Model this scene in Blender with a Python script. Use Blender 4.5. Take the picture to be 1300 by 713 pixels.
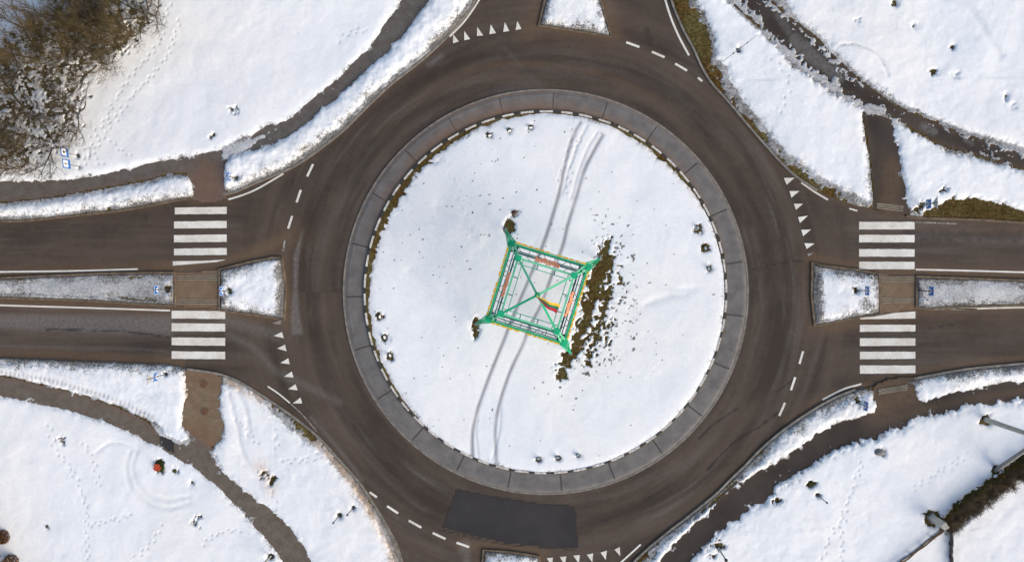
import bpy, math, random
import numpy as np
from mathutils import Vector, Matrix

random.seed(7); RNG = np.random.default_rng(11)
for o in list(bpy.data.objects): bpy.data.objects.remove(o)
SC = bpy.context.scene
COL = SC.collection

# ------------------------------------------------------------------ camera
H = 59.5; F = 1300 * 28 / 36.0
cam = bpy.data.cameras.new('camera'); cam.lens = 28; cam.sensor_width = 36; cam.clip_end = 3000; cam.clip_start = .5
co = bpy.data.objects.new('camera', cam); COL.objects.link(co); SC.camera = co
NAD = (688.0, 339.0)                       # where straight-down lands in the 1300 x 713 photo
_d = Vector(((NAD[0]-650)/F, -(NAD[1]-356.5)/F, -1)).normalized()
R3 = _d.rotation_difference(Vector((0, 0, -1))).to_matrix()
co.matrix_world = Matrix.Translation((0, 0, H)) @ R3.to_4x4()
RN = np.array(R3)

# ------------------------------------------------------------------ light
world = bpy.data.worlds.new('World'); SC.world = world; world.use_nodes = True
nt = world.node_tree; nt.nodes.clear()
sky = nt.nodes.new('ShaderNodeTexSky'); sky.sky_type = 'NISHITA'; sky.sun_disc = False
SUN_EL, SUN_AZ = 26.0, 128.0               # azimuth, clockwise from +Y
sky.sun_elevation = math.radians(SUN_EL); sky.sun_rotation = math.radians(SUN_AZ)
sky.air_density = 1.0; sky.dust_density = 2.5; sky.ozone_density = 1.0
bg = nt.nodes.new('ShaderNodeBackground'); bg.inputs[1].default_value = 0.15
wo = nt.nodes.new('ShaderNodeOutputWorld')
nt.links.new(sky.outputs[0], bg.inputs[0]); nt.links.new(bg.outputs[0], wo.inputs[0])
sl = bpy.data.lights.new('sun', 'SUN'); sl.energy = 1.65; sl.angle = math.radians(45); sl.color = (1, .92, .81)
so = bpy.data.objects.new('sun', sl); COL.objects.link(so)
_e, _a = math.radians(SUN_EL), math.radians(SUN_AZ)
so.rotation_euler = Vector((math.cos(_e)*math.sin(_a), math.cos(_e)*math.cos(_a), math.sin(_e))).to_track_quat('Z', 'Y').to_euler()
SC.view_settings.view_transform = 'Standard'; SC.view_settings.look = 'None'
SC.view_settings.exposure = 0.50; SC.view_settings.gamma = 1; SC.view_settings.use_curve_mapping = False

# ------------------------------------------------------------------ surveying: a sight line of the photo meets a level
def U(px, py, z=0.0):
    px = np.asarray(px, float); py = np.asarray(py, float)
    d = np.stack([(px-650)/F, -(py-356.5)/F, -np.ones_like(px)], -1) @ RN.T
    t = (z-H)/d[..., 2]
    return np.stack([d[..., 0]*t, d[..., 1]*t], -1)
def P(px, py, z=0.0):
    u = U(px, py, z); return Vector((float(u[0]), float(u[1]), z))
def PL(pts, z=0.0):
    a = np.array(pts, float); return U(a[:, 0], a[:, 1], z)
def smooth_line(pts, n=6):
    p = np.array(pts, float)
    if len(p) < 3: return p
    q = np.vstack([2*p[0]-p[1], p, 2*p[-1]-p[-2]]); out = []
    for i in range(1, len(q)-2):
        for k in range(n):
            t = k/n; a, b, c, d = q[i-1], q[i], q[i+1], q[i+2]
            out.append(.5*((2*b)+(-a+c)*t+(2*a-5*b+4*c-d)*t*t+(-a+3*b-3*c+d)*t**3))
    out.append(p[-1]); return np.array(out)

# ------------------------------------------------------------------ noise and distance fields
def vnoise(x, y, scale, seed):
    g = np.random.default_rng(seed).random((257, 257)).astype(np.float32)
    u = x/scale + 100.317*((seed % 7)+1.37)+seed*.7183; v = y/scale + 77.713*((seed % 5)+1.61)+seed*.3571
    i = np.floor(u).astype(int); j = np.floor(v).astype(int); a = u-i; b = v-j
    a = a*a*(3-2*a); b = b*b*(3-2*b)
    i0 = i % 256; j0 = j % 256
    return (g[i0, j0]*(1-a)*(1-b)+g[i0+1, j0]*a*(1-b)+g[i0, j0+1]*(1-a)*b+g[i0+1, j0+1]*a*b)*2-1
def fbm(x, y, scale, seed, octv=4, rough=.5):
    s = 0; a = 1; t = 0
    for k in range(octv):
        s = s+a*vnoise(x*math.cos(k)+y*math.sin(k), -x*math.sin(k)+y*math.cos(k), scale/2**k, seed+k*13); t += a; a *= rough
    return s/t
def sdf(X, Y, poly, margin=3.0):
    """signed distance, positive inside, clipped to +-margin"""
    margin = float(margin); out = np.full(X.shape, -margin); p = np.asarray(poly)
    m = (X > p[:, 0].min()-margin) & (X < p[:, 0].max()+margin) & (Y > p[:, 1].min()-margin) & (Y < p[:, 1].max()+margin)
    x = X[m]; y = Y[m]
    d2 = np.full(x.shape, margin**2); ins = np.zeros(x.shape, bool)
    for k in range(len(p)):
        ax, ay = p[k-1]; bx, by = p[k]
        ex, ey = bx-ax, by-ay; L = ex*ex+ey*ey+1e-12
        near = (x > min(ax, bx)-margin) & (x < max(ax, bx)+margin) & (y > min(ay, by)-margin) & (y < max(ay, by)+margin)
        xn = x[near]; yn = y[near]
        t = np.clip(((xn-ax)*ex+(yn-ay)*ey)/L, 0, 1)
        d2[near] = np.minimum(d2[near], (xn-ax-t*ex)**2+(yn-ay-t*ey)**2)
        if ay != by:
            c = (ay > y) != (by > y)
            ins ^= c & (x < ex*(y-ay)/ey+ax)
    out[m] = np.where(ins, 1, -1)*np.sqrt(d2); return out
def dline(X, Y, line, margin=1.5):
    """distance to a line and the run along it"""
    D = np.full(X.shape, float(margin)); S = np.zeros(X.shape); s0 = 0
    for k in range(1, len(line)):
        ax, ay = line[k-1]; bx, by = line[k]; ex, ey = bx-ax, by-ay; L = math.hypot(ex, ey)+1e-9
        m = (X > min(ax, bx)-margin) & (X < max(ax, bx)+margin) & (Y > min(ay, by)-margin) & (Y < max(ay, by)+margin)
        x = X[m]; y = Y[m]; t = np.clip(((x-ax)*ex+(y-ay)*ey)/L**2, 0, 1)
        d = np.hypot(x-ax-t*ex, y-ay-t*ey); b = d < D[m]
        Dm = D[m]; Sm = S[m]; Dm[b] = d[b]; Sm[b] = s0+t[b]*L; D[m] = Dm; S[m] = Sm; s0 += L
    return D, S
def sstep(a, b, x):
    t = np.clip((x-a)/(b-a), 0, 1); return t*t*(3-2*t)

# ------------------------------------------------------------------ materials
MATS = {}
def mat(name, col, rough=.7, metal=0, spec=.3, noise=0, nscale=5, bump=0, bscale=30, col2=None):
    m = bpy.data.materials.new(name); m.use_nodes = True; n = m.node_tree; b = n.nodes['Principled BSDF']
    b.inputs['Base Color'].default_value = (*col, 1); b.inputs['Roughness'].default_value = rough
    b.inputs['Metallic'].default_value = metal; b.inputs['Specular IOR Level'].default_value = spec
    tc = n.nodes.new('ShaderNodeTexCoord')
    if noise or col2:
        t = n.nodes.new('ShaderNodeTexNoise'); t.inputs['Scale'].default_value = nscale; t.inputs['Detail'].default_value = 6
        n.links.new(tc.outputs['Object'], t.inputs['Vector'])
        r = n.nodes.new('ShaderNodeValToRGB'); c2 = col2 or tuple(c*(1-noise) for c in col)
        r.color_ramp.elements[0].position = .35; r.color_ramp.elements[1].position = .68
        r.color_ramp.elements[0].color = (*c2, 1); r.color_ramp.elements[1].color = (*col, 1)
        n.links.new(t.outputs['Fac'], r.inputs['Fac']); n.links.new(r.outputs['Color'], b.inputs['Base Color'])
    if bump:
        t = n.nodes.new('ShaderNodeTexNoise'); t.inputs['Scale'].default_value = bscale; t.inputs['Detail'].default_value = 5
        n.links.new(tc.outputs['Object'], t.inputs['Vector'])
        bp = n.nodes.new('ShaderNodeBump'); bp.inputs['Strength'].default_value = bump; bp.inputs['Distance'].default_value = .03
        n.links.new(t.outputs['Fac'], bp.inputs['Height']); n.links.new(bp.outputs['Normal'], b.inputs['Normal'])
    MATS[name] = m; return m
class NT:
    def __init__(s, m): s.n = m.node_tree; s.b = s.n.nodes['Principled BSDF']; s.tc = s.n.nodes.new('ShaderNodeTexCoord')
    def noise(s, scale, detail=5, rough=.55, vec=None, dist=0):
        t = s.n.nodes.new('ShaderNodeTexNoise'); t.inputs['Scale'].default_value = scale; t.inputs['Detail'].default_value = detail
        t.inputs['Roughness'].default_value = rough; t.inputs['Distortion'].default_value = dist
        s.n.links.new(vec or s.tc.outputs['Object'], t.inputs['Vector']); return t.outputs['Fac']
    def attr(s, name):
        a = s.n.nodes.new('ShaderNodeAttribute'); a.attribute_name = name; return a.outputs['Fac']
    def _in(s, sock, v):
        if isinstance(v, (int, float)): sock.default_value = v
        elif isinstance(v, tuple): sock.default_value = (*v, 1)
        else: s.n.links.new(v, sock)
    def math(s, op, a, b=0.0, clamp=False):
        m = s.n.nodes.new('ShaderNodeMath'); m.operation = op; m.use_clamp = clamp
        s._in(m.inputs[0], a); s._in(m.inputs[1], b); return m.outputs[0]
    def mapr(s, v, a, b, c=0.0, d=1.0):
        m = s.n.nodes.new('ShaderNodeMapRange'); s._in(m.inputs[0], v)
        for k, x in enumerate((a, b, c, d)): m.inputs[k+1].default_value = x
        return m.outputs[0]
    def mix(s, f, a, b, mode='MIX'):
        m = s.n.nodes.new('ShaderNodeMix'); m.data_type = 'RGBA'; m.blend_type = mode
        s._in(m.inputs[0], f); s._in(m.inputs[6], a); s._in(m.inputs[7], b); return m.outputs[2]
    def ramp(s, f, stops):
        r = s.n.nodes.new('ShaderNodeValToRGB'); e = r.color_ramp.elements
        while len(e) < len(stops): e.new(.5)
        for k, (p, c) in enumerate(stops): e[k].position = p; e[k].color = (*c, 1)
        s.n.links.new(f, r.inputs['Fac']); return r.outputs['Color']
    def color(s, c): s.n.links.new(c, s.b.inputs['Base Color'])
    def bump(s, h, strength=.5, dist=.02):
        bp = s.n.nodes.new('ShaderNodeBump'); bp.inputs['Strength'].default_value = strength; bp.inputs['Distance'].default_value = dist
        s.n.links.new(h, bp.inputs['Height']); s.n.links.new(bp.outputs['Normal'], s.b.inputs['Normal'])
def base(name, rough=.8, spec=.3):
    m = bpy.data.materials.new(name); m.use_nodes = True
    m.node_tree.nodes['Principled BSDF'].inputs['Roughness'].default_value = rough
    m.node_tree.nodes['Principled BSDF'].inputs['Specular IOR Level'].default_value = spec
    MATS[name] = m; return m, NT(m)

# snow
m, t = base('snow', .75, .25)
clean = t.mix(t.mapr(t.noise(.09, 3), .35, .65), (.83, .845, .855), (.88, .868, .84))
clean = t.mix(t.mapr(t.noise(5, 6, .65), .35, .62), t.mix(1.0, clean, (.93, .935, .945), 'MULTIPLY'), clean)
dn = t.noise(9, 8, .75); dn2 = t.noise(2.2, 5, .6)
dc = t.ramp(t.noise(14, 6, .7), [(.36, (.045, .038, .030)), (.5, (.14, .125, .105)), (.62, (.36, .35, .335))])
lvl = t.math('ADD', t.attr('dirt'), t.math('MULTIPLY', t.math('SUBTRACT', t.math('ADD', dn, t.math('MULTIPLY', dn2, .6)), .8), 2.6))
dm = t.math('MULTIPLY', t.mapr(lvl, .22, .70), t.mapr(t.attr('dirt'), .03, .30))
c = t.mix(dm, clean, dc)
c = t.mix(t.math('MULTIPLY', t.attr('slush'), t.mapr(t.noise(6, 7, .7), .38, .60, .62, 1)), c, t.ramp(t.noise(7, 8, .75), [(.36, (.045, .040, .034)), (.49, (.115, .108, .10)), (.62, (.26, .258, .255))]))
c = t.mix(t.math('MULTIPLY', t.attr('compact'), .8), c, (.20, .20, .225))
warm = t.mix(t.math('MULTIPLY', t.attr('silt'), t.mapr(t.noise(3, 6, .7), .3, .65)), c, (.62, .42, .27))
t.color(warm)
t.bump(t.math('ADD', t.noise(11, 7, .7), t.math('MULTIPLY', t.noise(45, 3), .3)), .27, .06)
# asphalt
def asphalt(name, lo, hi, sandcol=(.175, .105, .055)):
    m, t = base(name, .82, .25)
    big = t.noise(.35, 5, .6); mid = t.noise(2.3, 6, .7); fine = t.noise(16, 7, .85)
    f = t.math('ADD', t.math('MULTIPLY', big, .35), t.math('ADD', t.math('MULTIPLY', mid, .25), t.math('MULTIPLY', t.attr('streak'), .50)))
    c = t.mix(t.mapr(f, .36, .76), lo, hi)
    c = t.mix(t.mapr(fine, .36, .64, 0, .9), c, t.mix(1.0, c, (.62, .62, .62), 'MULTIPLY'))
    sn = t.math('MULTIPLY', t.attr('sand'), t.mapr(t.noise(3.2, 7, .72), .22, .68, .25, 1))
    c = t.mix(t.math('MULTIPLY', sn, .85, True), c, t.mix(t.noise(1.3, 5), sandcol, (.14, .092, .055)))
    c = t.mix(t.math('MULTIPLY', t.attr('film'), t.mapr(t.noise(4, 8, .75), .35, .65, .2, .9)), c, (.20, .19, .18))
    cr = t.math('SUBTRACT', 1.0, t.mapr(t.math('ABSOLUTE', t.math('SUBTRACT', t.noise(.55, 8, .62, dist=.6), .5)), 0, .0035), True)
    c = t.mix(t.math('MULTIPLY', cr, t.mapr(t.noise(.23, 2), .5, .62, 0, .45)), c, (.018, .016, .015))
    c = t.mix(t.math('MULTIPLY', t.attr('tar'), .75), c, (.022, .020, .020))
    t.color(c)
    t.bump(t.math('ADD', fine, mid), .35, .012); return m
asphalt('road_asphalt', (.052, .038, .029), (.124, .092, .070))
asphalt('path_asphalt', (.034, .027, .023), (.070, .055, .046))
m = asphalt('patch_asphalt', (.034, .031, .033), (.052, .047, .047))
# soil and dead grass
m, t = base('soil', .95, .1)
c = t.ramp(t.noise(5.5, 9, .78), [(.34, (.030, .023, .011)), (.46, (.082, .064, .022)), (.54, (.145, .118, .042)), (.66, (.24, .195, .10))])
t.color(t.mix(t.mapr(t.noise(.4, 4), .4, .6), c, t.mix(1.0, c, (.85, .62, .5), 'MULTIPLY'))); t.bump(t.noise(25, 7, .7), .9, .06)
def pave(name, c1, c2, sx, sy, rot=0.0):
    m, t = base(name, .85, .2)
    mp = t.n.nodes.new('ShaderNodeMapping'); mp.inputs['Rotation'].default_value = (0, 0, rot)
    t.n.links.new(t.tc.outputs['Object'], mp.inputs['Vector'])
    br = t.n.nodes.new('ShaderNodeTexBrick'); t.n.links.new(mp.outputs[0], br.inputs['Vector'])
    br.inputs['Scale'].default_value = 1; br.inputs['Brick Width'].default_value = sx; br.inputs['Row Height'].default_value = sy
    br.inputs['Mortar Size'].default_value = .022; br.inputs['Mortar Smooth'].default_value = .4
    br.inputs['Color1'].default_value = (*c1, 1); br.inputs['Color2'].default_value = (*c2, 1); br.inputs['Mortar'].default_value = (*[x*.62 for x in c1], 1)
    c = t.mix(t.mapr(t.noise(1.7, 6, .65), .3, .7, 0, .75), br.outputs['Color'], t.mix(1.0, br.outputs['Color'], (.55, .5, .45), 'MULTIPLY'))
    c = t.mix(t.math('MULTIPLY', t.attr('sand'), .8), c, t.mix(t.noise(1.2, 5), (.21, .10, .055), (.14, .095, .06)))
    t.color(c); t.bump(t.math('ADD', br.outputs['Fac'], t.noise(30, 4)), .3, -.012)
pave('paving_grey', (.165, .15, .138), (.145, .133, .12), .3, .14, .35)
pave('paving_brown', (.19, .16, .13), (.165, .14, .112), .3, .14, -.45)
pave('paving_slab', (.27, .205, .135), (.235, .18, .12), .3, .15, 0)
m, t = base('marking_white', .78, .25)
w_ = t.math('MULTIPLY', t.mapr(t.noise(13, 8, .8), .50, .64), t.mapr(t.noise(1.1, 4), .38, .62, .12, .75))
t.color(t.mix(w_, t.mix(t.mapr(t.noise(.8, 4), .35, .65), (.80, .77, .69), (.66, .61, .53)), (.20, .165, .135)))
t.bump(t.noise(30, 4), .2, .01)
mat('marking_worn', (.40, .37, .33), .8, nscale=5, col2=(.10, .085, .07))
mat('kerb_concrete', (.26, .235, .20), .85, noise=.45, nscale=3, bump=.3)
mat('kerb_dirty', (.20, .15, .10), .9, noise=.5, nscale=2.5, bump=.3)
mat('kerb_white', (.74, .69, .62), .7, noise=.45, nscale=4, bump=.2)
mat('kerb_black', (.055, .052, .052), .7, noise=.3)
mat('rusty_iron', (.17, .085, .045), .8, noise=.4, nscale=8)
mat('steel', (.20, .21, .23), .45, .7, noise=.3)
mat('dark_metal', (.045, .045, .05), .5, .5)
mat('pale_metal', (.50, .51, .50), .5, .2, noise=.15)
mat('concrete', (.50, .465, .40), .85, noise=.35, nscale=4, bump=.4)
mat('concrete_dark', (.26, .25, .235), .85, noise=.35, nscale=4, bump=.4)
mat('sign_blue', (.012, .13, .46), .4, noise=.12)
mat('sign_white', (.80, .81, .82), .45, noise=.06)
mat('sign_black', (.02, .02, .022), .5)
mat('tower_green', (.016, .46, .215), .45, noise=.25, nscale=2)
mat('tower_green_lit', (.16, .64, .36), .45, noise=.2, nscale=2)  # same tower green, lightened: light on upward faces put into the colour
mat('tower_dark', (.010, .095, .095), .5, noise=.2)
mat('letter_yellow', (.88, .56, .03), .5, noise=.25, nscale=8)
mat('panel_orange', (.92, .21, .06), .5, nscale=7, col2=(.90, .40, .22))
mat('flag_yellow', (.85, .46, .02), .7); mat('flag_green', (.01, .16, .09), .7); mat('flag_red', (.50, .01, .03), .7)
mat('lamp_glass', (.75, .74, .68), .15)
mat('bark', (.085, .068, .038), .9, nscale=3, col2=(.035, .028, .018), bump=.4)
mat('twigs_olive', (.165, .124, .056), .9, nscale=.6, col2=(.065, .055, .037))
mat('twigs_gold', (.22, .150, .052), .9, nscale=.5, col2=(.075, .058, .034))
mat('twigs_grey', (.15, .118, .075), .9, nscale=.8, col2=(.07, .056, .040))
mat('twigs_pale', (.30, .22, .15), .9, nscale=1.5, col2=(.17, .12, .085))
mat('twigs_brown', (.19, .135, .075), .9, nscale=1.5, col2=(.085, .062, .036))
mat('leaf_brown', (.155, .060, .022), .9, nscale=3, col2=(.08, .033, .015))
mat('leaf_green', (.045, .075, .018), .9, nscale=3, col2=(.09, .08, .025))
mat('flower_red', (.55, .035, .02), .7, nscale=6, col2=(.62, .14, .05))
mat('wood', (.17, .115, .07), .85, noise=.4, nscale=3, bump=.4)
mat('wood_dark', (.06, .052, .055), .85, noise=.4, nscale=3, bump=.4)
m, t = base('apron_setts', .85, .25)
c = t.mix(t.mapr(t.noise(1.1, 6, .65), .3, .7), (.112, .115, .116), (.205, .20, .19))
c = t.mix(t.attr('joint'), c, (.055, .055, .058))
c = t.mix(t.math('MULTIPLY', t.attr('sand'), t.mapr(t.noise(2.4, 6, .7), .3, .7, .3, 1)), c, (.24, .135, .07))
t.color(c); t.bump(t.math('SUBTRACT', t.noise(30, 4), t.attr('joint')), .5, .02)
m, t = base('grass_blades', .9, .1)
t.color(t.ramp(t.noise(1.1, 8, .8), [(.3, (.05, .043, .016)), (.5, (.10, .088, .028)), (.7, (.19, .155, .07))]))

# ------------------------------------------------------------------ object helpers
def tag(o, label=None, cat=None, group=None, kind=None):
    if label: o['label'] = label
    if cat: o['category'] = cat
    if group: o['group'] = group
    if kind: o['kind'] = kind
    return o
def empty(name, loc=(0, 0, 0), rz=0):
    o = bpy.data.objects.new(name, None); COL.objects.link(o); o.location = loc; o.rotation_euler = (0, 0, rz)
    o.empty_display_size = .3; return o
def copy_tree(o, parent=None):
    c = o.copy(); COL.objects.link(c)
    if parent: c.parent = parent
    for ch in [x for x in COL.objects if x.parent == o]: copy_tree(ch, c)
    return c
class MB:
    def __init__(s): s.v = []; s.f = []
    def add(s, vs, fs):
        k = len(s.v); s.v += [tuple(v) for v in vs]; s.f += [tuple(i+k for i in f) for f in fs]; return s
    def box(s, c, size, rz=0, M=None):
        x, y, z = (d/2 for d in size); Mx = M or Matrix.Rotation(rz, 3, 'Z'); c = Vector(c)
        vs = [c+Mx @ Vector((a*x, b*y, d*z)) for d in (-1, 1) for a, b in ((-1, -1), (1, -1), (1, 1), (-1, 1))]
        return s.add(vs, [(3, 2, 1, 0), (4, 5, 6, 7), (0, 1, 5, 4), (1, 2, 6, 5), (2, 3, 7, 6), (3, 0, 4, 7)])
    def beam(s, a, b, w, h=None):
        a = Vector(a); b = Vector(b); d = b-a; L = d.length; q = d.to_track_quat('X', 'Z').to_matrix()
        return s.box((a+b)/2, (L, w, h or w), M=q)
    def tube(s, a, b, r0, r1=None, n=8, caps=True):
        a = Vector(a); b = Vector(b); r1 = r0 if r1 is None else r1; q = (b-a).to_track_quat('Z', 'Y').to_matrix(); vs = []
        for p, r in ((a, r0), (b, r1)):
            for k in range(n): vs.append(p+q @ Vector((r*math.cos(2*math.pi*k/n), r*math.sin(2*math.pi*k/n), 0)))
        fs = [(k, (k+1) % n, n+(k+1) % n, n+k) for k in range(n)]
        if caps: fs += [tuple(range(n-1, -1, -1)), tuple(range(n, 2*n))]
        return s.add(vs, fs)
    def prism(s, pts, z0, z1):
        n = len(pts); a = sum(pts[i-1][0]*pts[i][1]-pts[i][0]*pts[i-1][1] for i in range(n))
        if a < 0: pts = pts[::-1]
        return s.add([(p[0], p[1], z0) for p in pts]+[(p[0], p[1], z1) for p in pts],
                     [tuple(range(n-1, -1, -1)), tuple(range(n, 2*n))]+[(k, (k+1) % n, n+(k+1) % n, n+k) for k in range(n)])
    def build(s, name, m, parent=None, bevel=0, smooth=False):
        me = bpy.data.meshes.new(name); me.from_pydata(s.v, [], s.f); me.update()
        o = bpy.data.objects.new(name, me); COL.objects.link(o); me.materials.append(MATS[m])
        if parent: o.parent = parent
        if bevel: b = o.modifiers.new('bevel', 'BEVEL'); b.width = bevel; b.segments = 2; b.limit_method = 'ANGLE'
        if smooth: me.shade_smooth()
        return o
def gridmesh(name, X, Y, Z, keep, attrs, m, smooth=True):
    """X, Y, Z 2-D arrays; keep = boolean per cell"""
    ny, nx = X.shape; ids = np.arange(nx*ny).reshape(ny, nx)
    q = np.stack([ids[:-1, :-1], ids[:-1, 1:], ids[1:, 1:], ids[1:, :-1]], -1)[keep]
    used = np.zeros(nx*ny, bool); used[q.ravel()] = True; rem = np.cumsum(used)-1; q = rem[q]
    V = np.stack([X.ravel()[used], Y.ravel()[used], Z.ravel()[used]], -1).astype(np.float32)
    me = bpy.data.meshes.new(name); me.vertices.add(len(V)); me.vertices.foreach_set('co', V.ravel())
    me.loops.add(q.size); me.loops.foreach_set('vertex_index', q.ravel().astype(np.int32))
    me.polygons.add(len(q)); me.polygons.foreach_set('loop_start', (np.arange(len(q))*4).astype(np.int32))
    me.polygons.foreach_set('loop_total', np.full(len(q), 4, np.int32)); me.update(calc_edges=True)
    for k, a in attrs.items():
        at = me.attributes.new(k, 'FLOAT', 'POINT'); at.data.foreach_set('value', np.ascontiguousarray(a.ravel()[used], dtype=np.float32))
    if smooth: me.shade_smooth()
    me.materials.append(MATS[m]); o = bpy.data.objects.new(name, me); COL.objects.link(o); return o

# ------------------------------------------------------------------ traced outlines (photo pixels, put on the ground by U)
C0 = (690.5, 371.5)
ROAD = [(-60,283),(0,281),(34,280),(101,273),(162,266),(215,256),(247,251),(284,247),(300,243),(325,232),(357,219),(387,203),(431,170),(455,147),(472,130),(498,106),(529,82),(552,62),(576,38),(594,16),(602,3),(625,-50),
 (836,-50),(852,0),(857,15),(868,40),(880,62),(892,88),(905,108),(925,130),(950,160),(970,183),(990,205),(1010,224),(1037,242),(1064,254),(1084,261),(1113,267),(1150,274),(1172,277),(1240,279),(1300,283),(1365,287),
 (1365,456),(1300,461),(1228,468),(1160,480),(1112,488),(1085,494),(1058,505),(1025,524),(992,547),(964,571),(946,590),(927,608),(909,626),(876,653),(846,676),(813,704),(795,725),(775,760),
 (522,760),(509,713),(503,695),(490,665),(472,635),(455,610),(431,583),(412,562),(394,545),(368,525),(342,507),(320,493),(300,482),(277,474),(238,468),(215,462),(110,457),(0,453),(-60,452)]
ISL = {
 'LA': [(-60,353),(0,353),(135,347),(222,346),(223,388),(182,386),(101,381),(0,378),(-60,377)],
 'LB': [(279,342),(320,332),(347,327),(358,327),(363,365),(361,406),(347,403),(320,399),(279,394)],
 'RA': [(1031,333),(1042,337),(1091,343),(1116,348),(1117,398),(1081,404),(1044,412),(1034,413),(1030,375)],
 'RB': [(1163,351),(1300,356),(1365,358),(1365,388),(1300,387),(1212,390),(1179,392),(1163,390)],
 'TT': [(696,-50),(692,0),(684,33),(721,38),(776,47),(762,0),(752,-50)],
 'BB': [(614,697),(650,700),(684,705),(692,760),(608,760)]}
# snow: outline, thickness, slush, edge raggedness (m), lumpiness
SNOW = [
 ([(-70,234),(50,231),(108,227),(145,219),(188,210),(236,199),(276,193),(300,180),(323,172),(337,163),(364,155),(375,147),(404,122),(434,98),(455,76),(475,56),(488,33),(512,0),(535,-60),(-70,-60)], .20, 0, .16, .2),
 ([(300,196),(288,205),(283,218),(285,242),(300,238),(325,226),(357,213),(387,196),(431,161),(455,139),(472,122),(498,98),(529,74),(552,54),(576,30),(590,10),(599,-6),(615,-60),(570,-60),(545,0),(535,10),(522,30),(498,57),(485,72),(458,94),(431,121),(404,141),(377,165),(354,178),(340,187),(323,190)], .34, 0, .16, 1),
 ([(-70,262),(0,260),(67,253),(135,242),(188,232),(219,224),(241,226),(244,236),(246,249),(215,253),(162,262),(101,269),(34,275),(0,276),(-70,278)], .30, 0, .14, 1),
 ([(300,181),(323,172),(337,163),(362,156),(352,170),(330,183),(322,190),(300,198),(286,204),(280,196)], .10, .9, .25, .6),
 ([(-70,358),(0,357),(67,354),(135,350),(188,349),(222,350),(222,384),(200,383),(182,382),(101,377),(0,374),(-70,374)], .09, .92, .18, .7),
 ([(207,352),(221,352),(222,382),(211,382),(206,372),(211,365),(204,360)], .18, .05, .2, 1),
 ([(279,345),(290,341),(305,338),(320,336),(345,330),(356,331),(357,402),(345,399),(320,396),(300,393),(279,391)], .22, 0, .2, .6),
 ([(1041,343),(1091,347),(1116,353),(1116,397),(1081,400),(1044,408),(1038,409),(1034,375),(1035,343)], .22, 0, .2, .6),
 ([(1164,354),(1300,359),(1365,360),(1365,385),(1300,385),(1212,388),(1179,390),(1164,388)], .09, .85, .2, .7),
 ([(1166,378),(1184,378),(1180,389),(1167,388)], .2, 0, .3, 1),
 ([(-70,456),(0,458),(110,461),(221,465),(236,472),(236,505),(233,535),(238,557),(221,556),(206,545),(192,535),(147,514),(103,501),(55,487),(0,476),(-70,466)], .22, 0, .18, .5),
 ([(186,534),(206,541),(236,536),(243,560),(236,566),(221,564),(206,558)], .12, .85, .25, .8),
 ([(-70,490),(0,500),(37,509),(74,516),(111,526),(155,542),(192,561),(221,577),(251,594),(277,616),(295,634),(313,655),(330,673),(342,686),(357,708),(375,770),(-70,770)], .20, 0, .12, .2),
 ([(279,485),(313,493),(325,503),(342,519),(368,541),(394,562),(412,573),(428,592),(452,618),(468,642),(482,667),(494,690),(500,708),(512,770),(412,770),(394,713),(386,697),(364,668),(342,649),(320,631),(306,620),(280,597),(272,580),(276,563),(283,546),(279,524)], .22, 0, .2, .3),
 ([(279,500),(285,548),(276,565),(268,574),(290,600),(322,630),(345,650),(365,667),(388,697),(400,713),(398,700),(378,668),(345,635),(315,600),(296,575),(292,545),(288,500)], .2, .75, .25, .6),
 ([(970,576),(992,553),(1025,530),(1058,512),(1080,506),(1100,500),(1111,503),(1112,525),(1077,533),(1044,549),(1014,568),(992,584),(970,597),(942,612),(920,631),(891,656),(868,679),(839,713),(815,760),(795,760),(824,713),(846,684),(876,661),(909,636),(928,618),(946,601)], .25, .12, .28, 1),
 ([(1160,484),(1228,471),(1300,464),(1365,460),(1365,480),(1300,485),(1265,487),(1228,496),(1191,505),(1164,512)], .25, 0, .2, .8),
 ([(1365,495),(1300,503),(1246,511),(1210,518),(1176,529),(1136,542),(1106,555),(1080,564),(1044,577),(1014,597),(988,614),(970,634),(946,645),(920,671),(898,690),(876,713),(840,770),(1365,770)], .22, 0, .42, .3),
 ([(876,-10),(896,27),(906,47),(908,74),(921,87),(930,111),(947,131),(968,160),(990,188),(1014,207),(1037,223),(1064,238),(1084,249),(1103,256),(1106,240),(1103,202),(1098,168),(1096,145),(1088,135),(1068,125),(1037,104),(1010,84),(990,64),(970,44),(950,26),(933,11),(915,-10),(905,-60),(860,-60)], .24, 0, .2, .3),
 ([(925,0),(948,22),(968,42),(990,66),(1014,88),(1040,108),(1064,124),(1088,137),(1100,146),(1128,150),(1134,160),(1160,160),(1200,184),(1253,200),(1320,216),(1320,196),(1253,180),(1206,164),(1158,145),(1126,133),(1100,112),(1076,90),(1068,86),(1055,70),(1030,46),(1005,26),(975,-5),(955,-40),(905,-40)], .14, .95, .25, .5),
 ([(1130,152),(1160,166),(1202,191),(1253,204),(1300,217),(1365,228),(1365,276),(1300,270),(1283,264),(1262,258),(1235,254),(1205,256),(1185,264),(1160,271),(1152,262),(1148,240),(1142,209),(1136,182)], .22, 0, .2, .4),
 ([(982,-60),(986,-20),(1012,25),(1040,47),(1062,68),(1078,86),(1104,106),(1130,126),(1163,141),(1208,160),(1256,176),(1300,188),(1365,200),(1365,-60)], .24, 0, .14, .3),
 ([(700,-60),(695,0),(689,30),(721,34),(771,42),(759,0),(750,-60)], .2, 0, .2, .4),
 ([(617,701),(650,704),(681,709),(690,770),(612,770)], .2, 0, .2, .4),
]
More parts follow.
